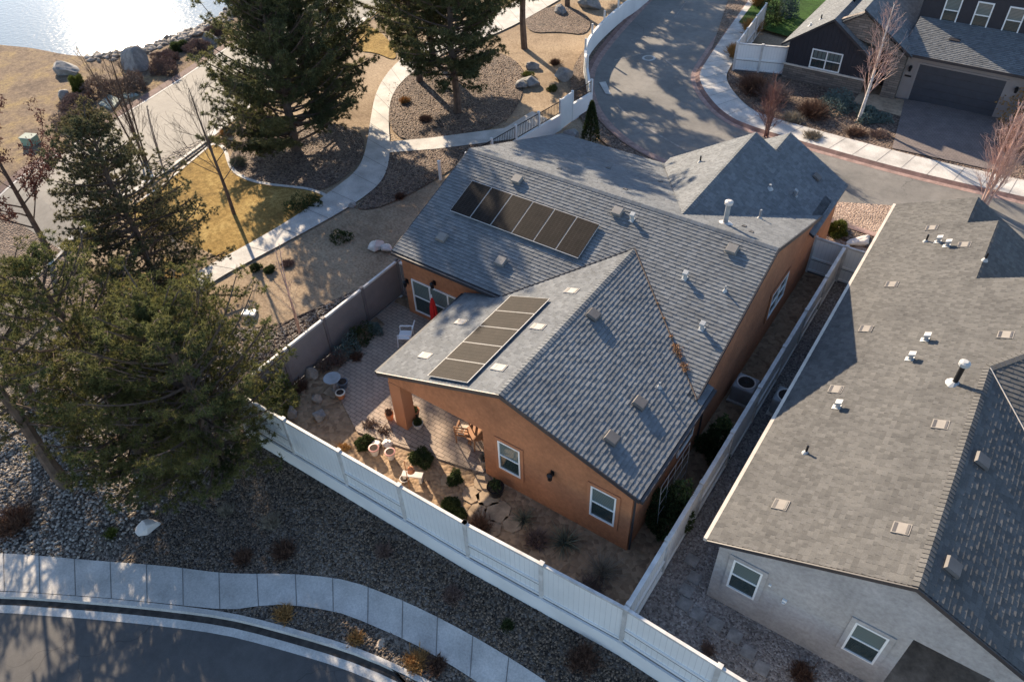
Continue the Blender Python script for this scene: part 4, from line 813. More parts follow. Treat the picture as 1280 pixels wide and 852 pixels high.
# wooden armchair and table in the porch
def woodchair(label, loc, rz):
    t = thing('wooden_armchair', label, 'chair', loc, rz=rz); m = MB(); m.box((-.24,-.24,.38),(.24,.24,.43)); m.build('seat', 'cane_wood', t, bevel=.01); m = MB(); m.box((-.22,-.23,.43),(.22,.2,.50)); m.build('cushion', 'cushion', t, bevel=.03)
    m = MB(); m.tube([(-.25,.25,.4),(-.25,.34,.95)], .022, 6); m.tube([(.25,.25,.4),(.25,.34,.95)], .022, 6)
    for z in (.6,.75,.93): m.bar((-.25,.24+.09*(z-.4)/.55,z),(.25,.24+.09*(z-.4)/.55,z),.025,.06)
    m.build('backrest', 'cane_wood', t)
    for sx in (-1,1):
        m = MB(); m.box((sx*.27-.03,-.26,.62),(sx*.27+.03,.28,.65)); m.build('armrest', 'cane_wood', t)
        for sy in (-.23,.24): m = MB(); m.tube([(sx*.26,sy,0),(sx*.26,sy,.62)], .022, 6); m.build('leg', 'cane_wood', t)
woodchair('orange brown wooden armchair with pale cushion at the porch opening', yp(582,548,.055), R_(200)); woodchair('second wooden armchair deeper in the shade of the porch wall', yp(600,540,.055), R_(120))
t = thing('patio_table', 'small round wooden table between the porch armchairs', 'table', yp(596,556,.055)); m = MB(); m.lathe((0,0,.66), [(.38,0),(.40,.02),(.38,.045)], 22); m.build('tabletop', 'cane_wood', t)
for k in range(4): a = k*1.57+.4; m = MB(); m.tube([(.3*math.cos(a),.3*math.sin(a),0),(.18*math.cos(a),.18*math.sin(a),.66)], .02, 6); m.build('leg', 'cane_wood', t)
def pot(name, label, loc, r, hh, mat, plant=None, seed=0, cat='pot', rim=None):
    t = thing(name, label, cat, loc); m = MB(); m.lathe((0,0,0), [(r*.65,0),(r*.95,hh*.75),(r,hh),(r*.85,hh),(r*.8,hh*.85)], 20); m.build('body', mat, t, smooth=False)
    if rim: m = MB(); m.lathe((0,0,hh), [(r*1.04,-.03),(r*1.08,.01),(r*.8,.02),(r*.78,-.01)], 20); m.build('rim', rim, t)
    m = MB(); m.lathe((0,0,hh+.0), [(r*.8,0),(r*.76,.016)], 16); m.build('soil', 'soil', t)
    if plant:
        r_ = np.random.default_rng(seed); n = 60; d = unit(np.stack([r_.normal(size=n), r_.normal(size=n), np.abs(r_.normal(size=n))+.4], 1)); V,F,T = blades(d*r*.8*r_.uniform(.3,1,(n,1))+np.array([0,0,hh]), d, .14, 5, .03); npmesh('plant', V, F, plant, t, T)
    return t
pot('flower_pot', 'orange terracotta pot at the left foot of the porch column', yp(488,524,.012), .16, .35, 'terracotta_pot', 'shrub_rust', 1)
pot('flower_pot', 'black flower pot with pale pebbles right behind the porch column', yp(519,522,.055), .20, .42, 'black_metal', 'shrub_green', 2, rim='terracotta_pot'); pot('flower_pot', 'low white planter on the pavers right of the porch column', yp(523,533,.055), .20, .22, 'ceramic_white', 'shrub_green', 3)
pot('flower_pot', 'tan urn with a dry plant at the porch wall corner', yp(606,583,.012), .17, .45, 'boulder_tan', 'dry_stalks', 4)
pot('ceramic_planter', 'left of two white cup planters with pink rim in the sunny yard', yp(469,567), .18, .34, 'ceramic_white', rim='ceramic_pink', cat='planter'); pot('ceramic_planter', 'right of two white cup planters with pink rim in the sunny yard', yp(489,572), .18, .34, 'ceramic_white', rim='ceramic_pink', cat='planter')
rock('round_rock', 'white rounded rock behind the left cup planter', yp(470,557), .24,.2,.16, 'ceramic_white', 3, cat='rock'); rock('round_rock', 'white rounded rock behind the right cup planter', yp(484,556), .26,.2,.16, 'ceramic_white', 4, cat='rock')
pot('tall_pot', 'dark round pot beside the wall below the left house window', yp(620,617), .30, .42, 'black_metal', 'shrub_green', 6)
# bird bath and bowls
t = thing('bird_bath', 'pale stone bird bath with a wide basin by the shaded patio edge', 'bird bath', yp(419,487)); m = MB(); m.lathe((0,0,0), [(.16,0),(.14,.06),(.07,.12),(.07,.5),(.12,.56)], 14); m.build('pedestal', 'boulder_grey', t); m = MB(); m.lathe((0,0,.56), [(.10,0),(.30,.06),(.33,.10),(.30,.10),(.1,.045)], 24); m.build('basin', 'galvanised', t)
pot('glazed_pot', 'dark blue glazed pot beside the bird bath', yp(430,484), .20, .34, 'blue_glaze', cat='pot'); pot('glazed_pot', 'brown and cream pot in front of the bird bath', yp(427,497), .18, .3, 'terracotta_pot', rim='cushion')
sh_ = sheet('stepping_stone', [Vector(Y0(*p)) for p in ((404,492),(412,484),(423,490),(418,499))], 'flagstone', z=.045); tag(sh_, 'flat slab on the soil in front of the bird bath', 'paving stone')
rock('boulder', 'rounded tan boulder by the taupe side fence', yp(388,469), .36,.3,.28, 'boulder_tan', 11); rock('boulder', 'small pale boulder between the bird bath and the front fence', yp(396,500), .26,.24,.22, 'boulder_tan', 12); rock('boulder', 'grey round boulder near the front fence in the shaded yard', yp(400,521), .34,.3,.26, 'boulder_grey', 13)
rock('boulder', 'upright grey boulder beside the yellow green bush at the fence corner', yp(366,520), .26,.22,.55, 'boulder_grey', 14)
# feeder pole with shelf and lantern
t = thing('bird_feeder', 'bird feeder pole with crossbar and hanging tray in the sunny yard', 'bird feeder', yp(512,610)); m = MB(); m.tube([(0,0,0),(0,0,1.5)], .015, 6); m.tube([(-.3,.05,1.45),(0,0,1.5),(.3,-.05,1.45)], .012, 6); m.build('pole', 'cane_wood', t); m = MB(); m.lathe((.3,-.05,1.2), [(.02,.24),(.10,.16),(.10,.06),(.13,0)], 12); m.build('tray', 'terracotta_pot', t)
t = thing('garden_bench', 'little white garden bench near the feeder pole by the front fence', 'bench', yp(517,600), rz=R_(25)); m = MB(); m.box((-.36,-.12,.3),(.36,.12,.35)); m.build('seat', 'ceramic_white', t, bevel=.01)
for s in (-.27,.27): m = MB(); m.box((s-.05,-.1,0),(s+.05,.1,.3)); m.build('leg', 'ceramic_white', t)
pot('bird_dish', 'round white dish on the ground left of the little garden bench', yp(506,600), .17, .12, 'ceramic_white')
# flagstones winding through the yard
fp_ = [((603,603),.38),((588,618),.36),((610,622),.42),((596,640),.40),((622,640),.45),((612,660),.4),((575,640),.3),((640,655),.4),((560,600),.3)]
for (p, r), lab in zip(fp_, ['by the corner of the porch wall','left of the dark round pot','below the dark round pot','beside the low green bush','in the middle of the yard under the left window','nearest the front fence','right of the dark green bush','at the edge of the sunlight','near the paver edge']):
    c = yp(*p); n = 7; P = [c+Vector((math.cos(a)*r*random.uniform(.75,1.1), math.sin(a)*r*random.uniform(.75,1.1), 0)) for a in np.linspace(0, 6.28, n+1)[:-1]]; m = MB(); m.prism([(q.x,q.y) for q in P], 2, .0, .045); tag(m.build('flagstone', 'flagstone', bevel=.01), 'flat tan flagstone '+lab, 'paving stone', 'flagstones across the back yard')
SG = 'plants in the back yard'
shrub('round_shrub', 'round green shrub left of the two cup planters', yp(455,556), .28,.36, 'shrub_green', 1, group=SG, n=700, wd=.035); shrub('round_shrub', 'small round green shrub on the sunny dirt by the patio edge', yp(569,600), .25,.34, 'shrub_green', 2, group=SG, n=600)
shrub('round_shrub', 'large dark green bush against the front fence, half in sun', yp(566,640), .42,.45, 'shrub_green', 3, group=SG, n=1500); shrub('round_shrub', 'dark bush in the shadow of the porch column', yp(527,576), .36,.4, 'shrub_green', 4, group=SG, n=1000)
shrub('low_shrub', 'low sprawling plant beside the pavers left of the column', yp(463,532), .45,.22, 'twigs_tan', 5, 'twiggy', SG, 220); shrub('low_shrub', 'reddish low plant between the planters and the porch column', yp(480,540), .5,.22, 'shrub_rust', 6, 'twiggy', SG, 160); shrub('low_shrub', 'rust coloured dry plant against the front fence in sun', yp(600,660), .5,.4, 'shrub_rust', 7, 'twiggy', SG, 240)
shrub('low_shrub', 'low yellowish plant at the fence where the shadow ends', yp(430,560), .35,.2, 'grass_gold', 8, 'twiggy', SG, 120)
shrub('yucca', 'spiky yucca below the wall between the two windows', yp(655,650), .55,.5, 'yucca_leaf', 9, 'spiky', SG, 110, cat='yucca', wd=.035); shrub('yucca', 'larger spiky yucca below the right window', yp(706,678), .72,.6, 'yucca_leaf', 10, 'spiky', SG, 170, cat='yucca', wd=.035)
shrub('ornamental_grass', 'big grey ornamental grass clump in the right corner of the yard', yp(753,716), .85,.9, 'dry_stalks', 11, 'spiky', SG, 420, cat='grass', wd=.014)
shrub('low_shrub', 'reddish brown dead plant in the front corner of the yard', yp(738,736), .7,.3, 'shrub_brown', 12, 'twiggy', SG, 300); shrub('low_shrub', 'dark dry plant near the fence, left of the large yucca', yp(670,676), .5,.35, 'shrub_brown', 13, 'twiggy', SG, 200)
shrub('big_shrub', 'yellow green bush in the left fence corner', yp(347,513), .75,1.3, 'shrub_yellow_green', 14, group=SG, n=1500, size=.1, wd=.045); shrub('bare_shrub', 'bare twiggy shrub behind the yellow green bush', yp(345,482), .7,1.0, 'twigs_tan', 15, 'twiggy', SG, 260)
for (p, a, b, mt, lab, k) in (((452,425),.55,.7,'shrub_green','dark green shrub under the taupe fence near the patio',0), ((437,440),.6,.6,'sage_leaf','grey green shrub under the taupe fence',1), ((470,416),.3,.5,'sage_leaf','pale sage plant nearest the house corner',2), ((420,452),.5,.5,'shrub_brown','brown dry shrub under the taupe fence',3), ((445,448),.3,.3,'shrub_rust','small rusty plant at the patio edge',4), ((407,460),.4,.4,'twigs_tan','bare low shrub behind the bird bath',5), ((375,485),.4,.35,'shrub_rust','reddish twigs beside the rounded tan boulder',6)):
    shrub('fence_shrub', lab, yp(*p), a, b, mt, 20+k, 'leafy' if k in (0,1,2) else 'twiggy', SG, 500 if k < 3 else 180)
shrub('tall_shrub', 'tall dark green shrub against the right house wall, front', yp(835,655), .65,1.9, 'shrub_green', 31, n=1800, size=.12, wd=.05); shrub('tall_shrub', 'tall dark green shrub against the right house wall, middle', yp(893,565), .55,1.5, 'shrub_green', 32, n=1300, size=.12, wd=.05); shrub('tall_shrub', 'low dark shrub in the narrow side yard near the window', yp(925,440), .4,.5, 'shrub_green', 33, n=500)
# air conditioners
def ac(label, x, y):
    t = thing('air_conditioner', label, 'air conditioner', (x,y,.02)); m = MB(); m.box((-.45,-.45,0),(.45,.45,.08)); m.build('pad', 'concrete', t); m = MB(); m.box((-.40,-.40,.08),(.40,.40,.82)); m.build('cabinet', 'galvanised', t, bevel=.07)
    m = MB(); m.lathe((0,0,.82), [(.34,0),(.345,.02),(.30,.022),(.29,.004)], 26); 
    m.build('fan_ring', 'ceramic_white', t); m = MB(); m.lathe((0,0,.825), [(.29,0),(.285,.003)], 24); m.build('fan_opening', 'interior_dark', t); m = MB()
    for k in range(8): a = k*math.pi/8; m.bar((-.3*math.cos(a),-.3*math.sin(a),.84),(.3*math.cos(a),.3*math.sin(a),.84),.008,.006)
    m.lathe((0,0,.842), [(.07,0),(.06,.01)], 12); m.build('grille', 'black_metal', t)
ac('grey air conditioner unit beside the terracotta side wall', .55, 8.0); ac('grey air conditioner unit tucked under the neighbour eave', 2.0, 8.15)
# trellis on the side wall
t = thing('wire_trellis', 'thin white wire trellis leaning by the front right corner of the terracotta house', 'trellis', (.42,1.0,0)); m = MB()
for y in (0,.5,1.0,1.5,2.0): m.tube([(0.1,y,0),(0,y,2.5)], .008, 5)
for z in (.6,1.1,1.6,2.1,2.48): m.tube([(.1-.1*z/2.5,0,z),(.1-.1*z/2.5,2.0,z)], .008, 5)
m.build('wires', 'galvanised', t)
# neighbour yard stepping stones
for k, p in enumerate(((865,700),(868,722),(858,738),(855,755),(872,768),(895,780),(918,795),(935,815),(952,835))):
    c = yp(*p, .014); m = MB(); m.hexa([(c.x+a*.2,c.y+b*.2,z) for z in (.0,.05) for a, b in ((-1,-.9),(.95,-1),(1,.95),(-.9,1))]); o = m.build('stepping_stone', 'boulder_grey', bevel=.01); tag(o, ['brown','grey'][k%2]+' square stepping stone in the grey gravel, '+['first','second','third','fourth','fifth','sixth','seventh','eighth','ninth'][k]+' from the narrow side yard', 'paving stone', 'stepping stones beside the grey house')
shrub('low_shrub', 'rust coloured low shrub in gravel below the grey house', yp(1003,842), .45,.3, 'shrub_rust', 41, 'twiggy', n=260); shrub('low_shrub', 'small dark plant against the front fence below the grey house', yp(885,812), .3,.2, 'shrub_brown', 42, 'twiggy', n=120)

# ------------------------------------------------------------------ front bed and street side
def stip(n, x0, x1, y0, y1, keep): x = rng.uniform(x0,x1,n); y = rng.uniform(y0,y1,n); k = keep(x,y); return np.stack([x[k],y[k]],1)
fl_ = np.array(fb); fu = [(p.x,p.y) for p in fwU]; fw_poly = fu+[(p.x,p.y) for p in fwL[::-1]]
topx = lambda x: np.interp(x, fl_[:,0], fl_[:,1])
kp = [(p.x,p.y) for p in offset(kl, .1)]; bed_poly = [(-45,-3.1)]+[tuple(p) for p in fb[1:]]+[(30,-30)]+kp[::-1]
inb = lambda x, y: (y < topx(x)-.12) & pip(x, y, [tuple(p) for p in fb]+kp[::-1]) & ~pip(x, y, fw_poly)
P2 = stip(70000, -14, 8, -16, -2.7, inb); stones('river_rock', 'dark grey gravel covering the bed between the front fence and the sidewalk', P2, .022, .055, 'stone_bits', .105)
big = stip(9000, -24, -13.2, -12, -3.2, lambda x, y: inb(x,y) & (rng.random(len(x)) < np.clip((-14.6-x)/1.5,0,1)*np.clip((-5.4-y)/1.5,0,1))); stones('river_rock', 'pale river rocks under the pines at the lower left', big, .05, .10, 'stone_pale', .10)
sd_ = stip(14000, -22, -14.35, -2.9, 7.5, lambda x, y: (x > np.interp(y, [-3,-.6,1.2,4.5,7.5], [-30,-22,-17.2,-16.1,-15.1]))); stones('river_rock', 'brown and pale stones outside the side fence under the pines', sd_, .03, .08, 'stone_pale', .05)
b1 = [(p.x,p.y) for p in [G(*q) for q in ((484,108),(560,68),(655,80),(655,120),(630,158),(560,172),(487,178))]]; b2 = [(p.x,p.y) for p in [G(*q) for q in ((487,192),(560,186),(650,170),(600,190),(520,240),(470,262),(440,262),(470,235))]]; b3 = [(p.x,p.y) for p in [G(*q) for q in ((286,200),(300,175),(400,150),(455,165),(455,195),(405,240),(315,226))]]
s3 = stip(40000, -45, -8, 4, 40, lambda x, y: pip(x,y,b1)|pip(x,y,b2)|pip(x,y,b3)); stones('mulch_stone', 'loose bark and stones over the mulch beds by the walkway', s3, .02, .06, 'stone_bits', .03)
rock('boulder', 'white angular boulder under the big pine by the sidewalk', G(187,660), .55,.36,.45, 'ceramic_white', 21, rz=.9, sub=2); rock('boulder', 'tan boulder in the planting strip by the front street', G(476,806), .24,.2,.2, 'boulder_tan', 22)
DG = 'dried plants in the front gravel bed'
for k, (p, a, b, mt) in enumerate((((355,690),.5,.35,'shrub_rust'), ((305,698),.4,.3,'shrub_rust'), ((566,746),.4,.3,'shrub_brown'), ((728,825),.6,.35,'shrub_rust'), ((634,782),.25,.2,'shrub_green'), ((340,655),.35,.4,'dry_stalks'), ((283,640),.3,.3,'dry_stalks'), ((480,690),.35,.25,'shrub_brown'), ((20,655),.8,.6,'shrub_rust'), ((520,828),.5,.3,'grass_gold'), ((355,768),.4,.25,'grass_gold'), ((445,798),.3,.25,'grass_gold'), ((545,832),.4,.3,'shrub_rust'), ((140,668),.25,.25,'shrub_yellow_green'))):
    shrub('dry_shrub', ['rust red','dark rust','brown','wide rust brown','tiny green','pale straw','thin straw','small brown','large rusty','golden','golden low','small golden','rusty','yellow green'][k]+' clump '+['above the widest bend of the sidewalk','between the pine shadow and the bend','in gravel above the sidewalk curve','near the bottom edge below the fence','alone in gravel under the fence','in gravel below the fence corner','in a sunlit spot under the pine','in mid gravel under the fence','at the left edge above the sidewalk','in the planting strip past the tan boulder','at the narrow tip of the planting strip','in the planting strip before the tan boulder','at the lower end of the planting strip','under the big pine by the sidewalk'][k], G(*p,.1), a, b, mt, 60+k, 'twiggy', DG, int(260*a/.4))

# ------------------------------------------------------------------ pond bank
rock('boulder', 'large pale grey boulder on the brown pond bank at left', G(82,92), 1.15,.8,.85, 'boulder_grey', 31, rz=.4); rock('boulder', 'very large dark boulder standing at the water edge', G(173,85), 1.15,1.0,1.25, 'boulder_grey', 32, rz=1.); rock('boulder', 'small grey boulder near the road end of the pond bank', G(264,53), .7,.6,.7, 'boulder_grey', 33); rock('boulder', 'pale round boulder among the brown shrubs on the bank', G(80,121), .5,.4,.5, 'boulder_grey', 34); rock('boulder', 'small flat boulder on the bank by the large dark boulder', G(247,44), .6,.5,.3, 'boulder_tan', 35)
sp_ = resamp(pond_edge, 400); P = np.array([(p.x,p.y) for p in sp_ if p.x > -50]); P = np.repeat(P, 4, 0)+rng.normal(size=(len(P)*4,2))*.35; stones('shore_rock', 'grey rocks lining the pond edge', P, .12, .38, 'stone_pale', -.02)
for k, (p, a, b, mt) in enumerate((((97,155),1.3,.9,'twigs_tan'), ((95,133),1.1,.8,'shrub_brown'), ((125,118),1.4,1.1,'twigs_tan'), ((100,113),.5,.9,'shrub_yellow_green'), ((168,112),1.2,1.0,'twigs_tan'), ((207,90),1.2,.8,'shrub_brown'), ((208,76),.9,.7,'shrub_brown'), ((247,63),1.0,.8,'shrub_brown'), ((270,42),.9,.6,'shrub_brown'), ((224,62),.8,.5,'shrub_green'), ((298,205),.6,.5,'yucca_leaf'))):
    shrub('bank_shrub', ['rounded tan shrub','dark brown shrub','wide purple brown shrub','narrow green shrub','twiggy tan shrub','brown dome shrub','smaller brown shrub','brown shrub','reddish shrub','low green shrub','spiky round grass'][k]+' '+['nearest the storm drain','behind the rounded tan shrub','in the middle of the pond bank','between the pale boulder and the shrubs','below the large dark boulder','right of the large dark boulder','by the water right of the dark boulder','beside the small grey boulder','at the far end of the pond bank','at the shore under the boulder','at the edge of the lawn edging'][k], G(*p), a*.8, b*.9, mt, 80+k, 'leafy' if k != 10 else 'twiggy', 'shrubs on the pond bank', 1300 if k != 10 else 500, .16, wd=.03)
t = thing('utility_box', 'pale green electrical box on the pond bank at the left edge', 'utility box', G(40,180), rz=.4); m = MB(); m.box((-.40,-.30,0),(.40,.30,.48)); m.build('cabinet', 'utility_green', t, bevel=.03); m = MB(); m.box((-.43,-.33,.48),(.43,.33,.53)); m.build('lid', 'pale_green', t, bevel=.02)
m = MB(); c = G(140,135); m.hexa([(*G(*p).to_2d(), z) for z in (0.02,.14) for p in ((124,132),(141,139),(152,126),(136,120))]); tag(m.build('drain_slab', 'pale_green', bevel=.02), 'pale green concrete slab by the kerb of the pond road', 'slab')
m = MB(); c = G(162,120); m.box((c.x-.5,c.y-.35,0),(c.x+.5,c.y+.35,.10)); tag(m.build('drain_cover', 'pale_green', bevel=.02), 'small green drain cover beside the pale green slab', 'drain cover')
t = thing('utility_vault', 'white flat utility cover on the tan dirt by the side fence', 'utility cover', G(312,392), rz=.5); m = MB(); m.box((-.30,-.2,0),(.30,.2,.12)); m.build('lid', 'white_paint', t, bevel=.02)
m = MB(); c = G(551,225); m.box((c.x-.06,c.y-.06,0),(c.x+.06,c.y+.06,1.1)); m.box((c.x-.075,c.y-.075,1.1),(c.x+.075,c.y+.075,1.14)); tag(m.build('marker_post', 'vinyl', bevel=.01), 'single white post beside the left rake of the house roof', 'post')
for k, (p, a) in enumerate((((662,106),.8),((652,108),.5),((704,98),.85),((735,8),1.3),((665,85),.5),((470,310),.5),((482,312),.4),((440,258),.3),((700,15),.7))):
    rock('boulder', ['large grey boulder on the tan slope right of the pines','smaller boulder left of the large slope boulder','grey boulder on the tan slope nearest the curved wall','big round boulder at the top edge by the curved wall','small boulder uphill on the tan slope','pale boulder just outside the taupe fence by the house','smaller pale boulder beside the house corner outside the fence','small rock beside the walkway bend','mid sized boulder in the bed at the top edge'][k], G(*p), a, a*.8, a*.7, 'boulder_grey' if k not in (5,6) else 'ceramic_white', 130+k, rz=k)
for k, (p, a, b, mt) in enumerate((((427,298),.5,.35,'shrub_green'),((320,336),.25,.25,'shrub_green'),((337,338),.25,.2,'shrub_green'),((372,262),.6,.7,'shrub_green'),((392,255),.5,.4,'shrub_green'),((500,247),.3,.25,'shrub_rust'),((506,128),.35,.35,'grass_gold'),((532,150),.5,.3,'shrub_rust'),((690,113),.3,.3,'shrub_green'),((694,80),.4,.35,'shrub_rust'),((360,330),.4,.2,'shrub_brown'),((283,168),.35,.4,'grass_gold'),((660,95),.3,.3,'shrub_yellow_green'))):
    shrub('ground_shrub', ['low green mound on tan dirt beside the walkway shadow','tiny green plant on the tan dirt, left','tiny green plant on the tan dirt, right','dark green shrub at the walkway edge of the lawn','smaller green shrub near the lawn edging tip','rusty tuft below the branch walkway','golden tuft in mulch left of the pine trunks','rusty plant in mulch between the pine trunks','small green plant on the slope near the gate','rusty plant on the slope beside the curved wall','brown dry mat on the tan dirt','golden tuft by the pond road kerb','yellow green tuft on the tan slope'][k], G(*p), a, b, mt, 150+k, 'leafy' if 'green' in mt else 'twiggy', 'small plants by the walkways', 400)

# ------------------------------------------------------------------ street side behind and entry garden
t = thing('arborvitae', 'narrow dark conical evergreen behind the rear roof by the street', 'tree', G(738,178)); n = 1500; q = rng.random(n)**.7; a = rng.uniform(0,6.28,n); rr_ = .55*(1-q)**.75*rng.uniform(.75,1,n); P = np.stack([np.cos(a)*rr_, np.sin(a)*rr_, q*2.3+.1],1); V,F,T = blades(P, np.stack([np.cos(a)*.5,np.sin(a)*.5,np.ones(n)],1), .14, 6, .04, .6, 1.); npmesh('crown', V, F, 'shrub_green', t, T); m = MB(); m.tube([(0,0,-.05),(0,0,1.6)], [.05,.02], 6); m.build('trunk', 'bark', t)
m = MB(); c = G(811,73); m.lathe((c.x,c.y,.014), [(.45,0),(.45,.006)], 20); m.lathe((c.x,c.y,.02), [(.30,0),(.30,.004)], 20, 1); tag(m.build('manhole_cover', ['concrete','black_metal']), 'round manhole cover in the rear street', 'manhole')
m = MB(); c = G(753,108); m.hexa([(*G(*p).to_2d(), z) for z in (.02,.05) for p in ((749,104),(757,103),(764,119),(757,118))]); struct(m.build('drain_apron', 'concrete'))
crack(((768,76),(790,70),(811,66),(822,67),(835,78),(850,88)), .10); crack(((789,50),(810,46),(835,43)), .07); crack(((789,50),(800,58),(822,64)), .06); crack(((858,2),(845,20),(840,25)), .05); crack(((770,130),(790,150),(860,190)), .12); tag(struct(tl.build('tar_seam', 'seam_tar')))
baretree('birch', 'bare white trunked birch in front of the dark house entry', G(1072,153), 8.0, .10, 1.5, .42, 5, 'bark_white', 'twig_pale', limbs=34, width=.85, depth=2)
baretree('young_birch', 'bare pinkish multi stemmed tree at the right edge by the sidewalk', G(1229,258), 5.6, .05, .4, .35, 6, 'twig_pale', 'twig_pale', stems=7, limbs=14, width=1.0, depth=2)
baretree('bare_shrub_tree', 'reddish bare shrub tree by the sidewalk behind the rear gables', G(957,172), 3.6, .035, .2, .5, 8, 'twig_red', 'twig_red', stems=6, limbs=14, width=1.0, depth=2)
for k, (p, a, b, mt, kd) in enumerate((((940,115),1.3,1.2,'shrub_rust','twiggy'),((965,125),1.1,1.0,'shrub_brown','twiggy'),((1015,145),1.2,1.0,'shrub_rust','twiggy'),((1045,133),1.6,.55,'sage_leaf','leafy'),((1088,148),1.2,.5,'sage_leaf','leafy'),((1070,168),.9,.4,'shrub_rust','twiggy'),((1100,170),1.0,.35,'shrub_brown','twiggy'),((1272,155),1.2,2.3,'grass_gold','leafy'),((1262,190),.9,1.6,'shrub_rust','twiggy'),((960,30),1.3,1.9,'shrub_green','leafy'),((982,22),.9,1.6,'sage_leaf','leafy'),((938,45),.7,1.2,'grass_gold','twiggy'),((918,72),.6,.9,'grass_gold','twiggy'),((948,8),.8,1.2,'grass_gold','twiggy'),((1045,290),.6,.5,'shrub_yellow_green','leafy'),((715,190),1.2,.7,'shrub_rust','twiggy'),((1015,172),.8,.4,'dry_stalks','twiggy'),((990,150),.9,.5,'dry_stalks','twiggy'))):
    shrub('garden_shrub', ['rusty shrub beside the white fence across the street','brown shrub in front of the stone base at its left end','rusty dome shrub below the double window','wide sage green ground cover under the double window','sage green ground cover beside the birch trunk','rusty low plant in front of the birch','flat brown plant by the driveway','tall golden evergreen at the right edge by the driveway','reddish shrub below the golden evergreen','green shrub behind the white fence across the street','pale sage shrub near the green turf','golden grass beside the street sidewalk, middle','golden grass at the sidewalk bend','golden grass at the top edge by the sidewalk','yellow green shrub in pink gravel between the houses','rusty shrub behind the rear roof corner','straw coloured clump by the sidewalk','straw coloured clump beside the bare shrub tree'][k], G(*p,.08), a*.8, b, mt, 200+k, kd, 'garden plants across the street' if k < 14 else None, 900 if kd == 'leafy' else 420, .14, wd=.04)
rock('boulder', 'pale flat boulder in pink gravel between the two houses', G(1075,303,.02), .8,.35,.25, 'ceramic_white', 301, rz=1.); rock('boulder', 'grey boulder behind the rear roof by the gate', G(712,172), .6,.5,.5, 'boulder_grey', 302)

# ------------------------------------------------------------------ trees
PV = lambda u: math.sin(math.pi*min(1,.30+u*.72))**.8
pine('pine_tree', 'green pine leaning over the front fence corner', G(283,588,.05), 7.9, 3.0, 1.1, 'pine_needles', 1, step=.32, limbs=8, size=.16, nb=18, wd=.026, dens=.9, drop=.24, trunk_r=.2, prof=PV, up=.3)
pine('pine_tree', 'lower green pine nearest the sidewalk, above the white boulder', G(200,610,.05), 5.8, 2.15, .8, 'pine_needles', 31, step=.34, limbs=7, size=.16, nb=17, wd=.026, dens=.8, drop=.3, trunk_r=.17, prof=PV, up=.3)
pine('pine_tree', 'upright green pine in the middle of the left grove', G(165,545), 8.6, 2.9, 1.4, 'pine_needles', 32, step=.38, limbs=7, size=.16, nb=17, wd=.026, dens=.75, drop=.36, trunk_r=.2, prof=PV, up=.35)
pine('pine_tree', 'green pine at the left edge with bare lower trunk', G(84,606,.05), 9.5, 3.1, 3.3, 'pine_needles', 2, step=.6, drop=.5, limbs=6, size=.17, nb=15, wd=.026, dens=.8, trunk_r=.24)
pine('pine_tree', 'yellowish green pine behind the two front pines at the left edge', G(40,500), 6.3, 2.9, 1.4, 'pine_needles', 12, step=.5, limbs=6, size=.17, nb=14, wd=.026, drop=.5, trunk_r=.2)
pine('juniper_tree', 'sparse dark evergreen with open branches beside the lawn', G(207,375), 8.8, 3.05, .8, 'juniper_leaves', 3, step=.3, limbs=8, size=.12, nb=18, wd=.036, trunk_r=.18, drop=.22, prof=lambda u: (1-u)**.75+.08, up=-.05)
pine('black_pine', 'dense dark green pine between the lawn and the walkway', (-27.6,12.4,0), 8.5, 3.7, .6, 'black_pine_needles', 4, step=.4, limbs=8, size=.19, nb=20, wd=.034, trunk_r=.28, drop=.12, prof=lambda u: (1-u)**.5*.95+.12, up=.3)
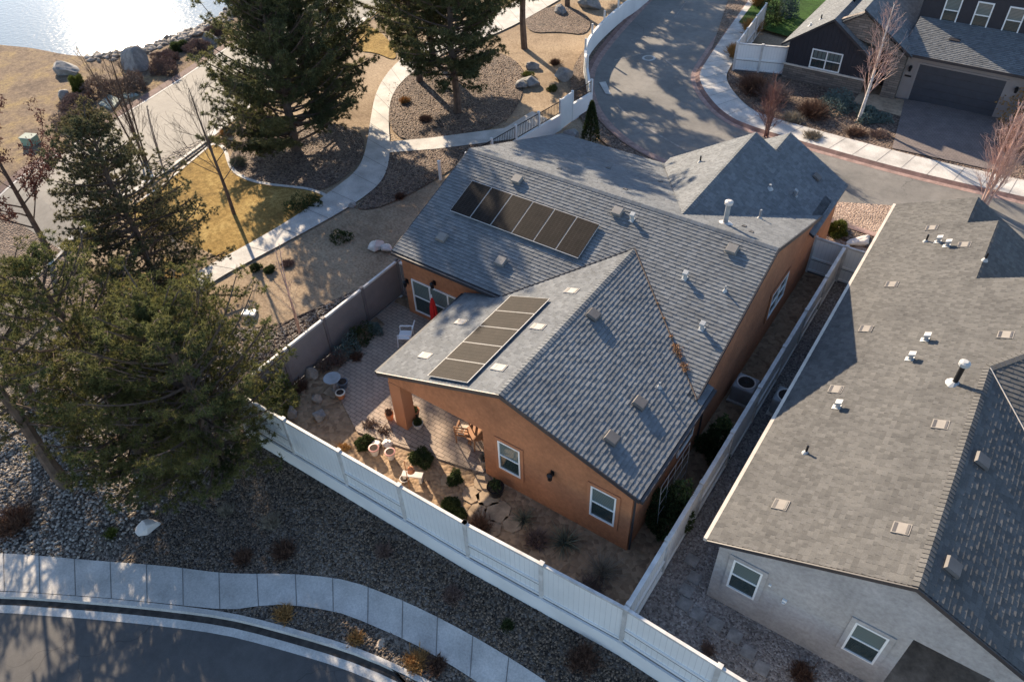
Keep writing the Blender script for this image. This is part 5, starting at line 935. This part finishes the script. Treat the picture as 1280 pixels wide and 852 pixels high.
pine('black_pine', 'taller dark pine right behind the dense one, beside the walkway bend', (-29.6,16.2,0), 14.3, 3.6, 1.5, 'black_pine_needles', 44, step=.44, limbs=8, size=.19, nb=18, wd=.034, trunk_r=.26, drop=.12, prof=lambda u: math.sin(math.pi*min(1,.25+u*.8))**.6, up=.3)
TG = 'tall pines with bare trunks at the top'
for k, (p, H, R, c0, s) in enumerate((((525,102),12.5,3.0,2.6,5),((572,141),13.0,3.5,2.2,6),((541,77),12,2.9,3.0,7),((655,60),12.5,3.2,3.2,8))):
    pine('tall_pine', ['tall pine with slim bare trunk, leftmost in the mulch bed','tall pine with thick trunk at the front of the mulch bed','tall pine behind the other two beside the walkway','tall pine on the tan slope near the curved wall'][k], G(*p), H, R, c0, 'black_pine_needles', s, TG, step=.42, limbs=8, size=.2, nb=17, wd=.036, trunk_r=.22)
for k, (x, y, H, R) in enumerate(((-26,39,10,3.2),(-31,51,12,3.4),(-28.5,45,10.5,3.2))):
    pine('tall_pine', 'tall pine beyond the top edge that shades the rear street', (x,y,0), H, R, 3, 'black_pine_needles', 20+k, TG, step=.6, limbs=6, size=.34, nb=8, wd=.07)
baretree('bare_tree', 'bare slender tree on the golden lawn', G(292,268), 8.0, .095, 2.0, .75, 11, 'bark', 'bark', limbs=18, width=1.35, depth=2)
baretree('bare_birch', 'bare multi stemmed birch at the pond road kerb', G(183,203), 6.8, .05, 1.0, .45, 12, 'bark', 'bark', stems=5, limbs=12, width=.9, depth=2); baretree('bare_sapling', 'thin bare sapling right of the multi stemmed birch', G(203,212), 4.6, .04, .8, .45, 13, 'bark_grey', 'bark_grey', stems=2, limbs=9, width=.9, depth=1)
baretree('bare_sapling', 'thin bare sapling just outside the side fence', G(371,418), 5.0, .035, 1.2, .5, 14, 'twig_pale', 'twig_pale', stems=2, limbs=8, width=.7, depth=1)
baretree('red_leaf_tree', 'tree with rusty red leaves at the left edge beside the pond road', G(62,318), 8.5, .15, 1.6, .75, 15, 'bark', 'bark', limbs=18, width=1.3, leaf='leaf_red', nleaf=11000)
for o in COL.objects:
    if '_o' in o: del o['_o']
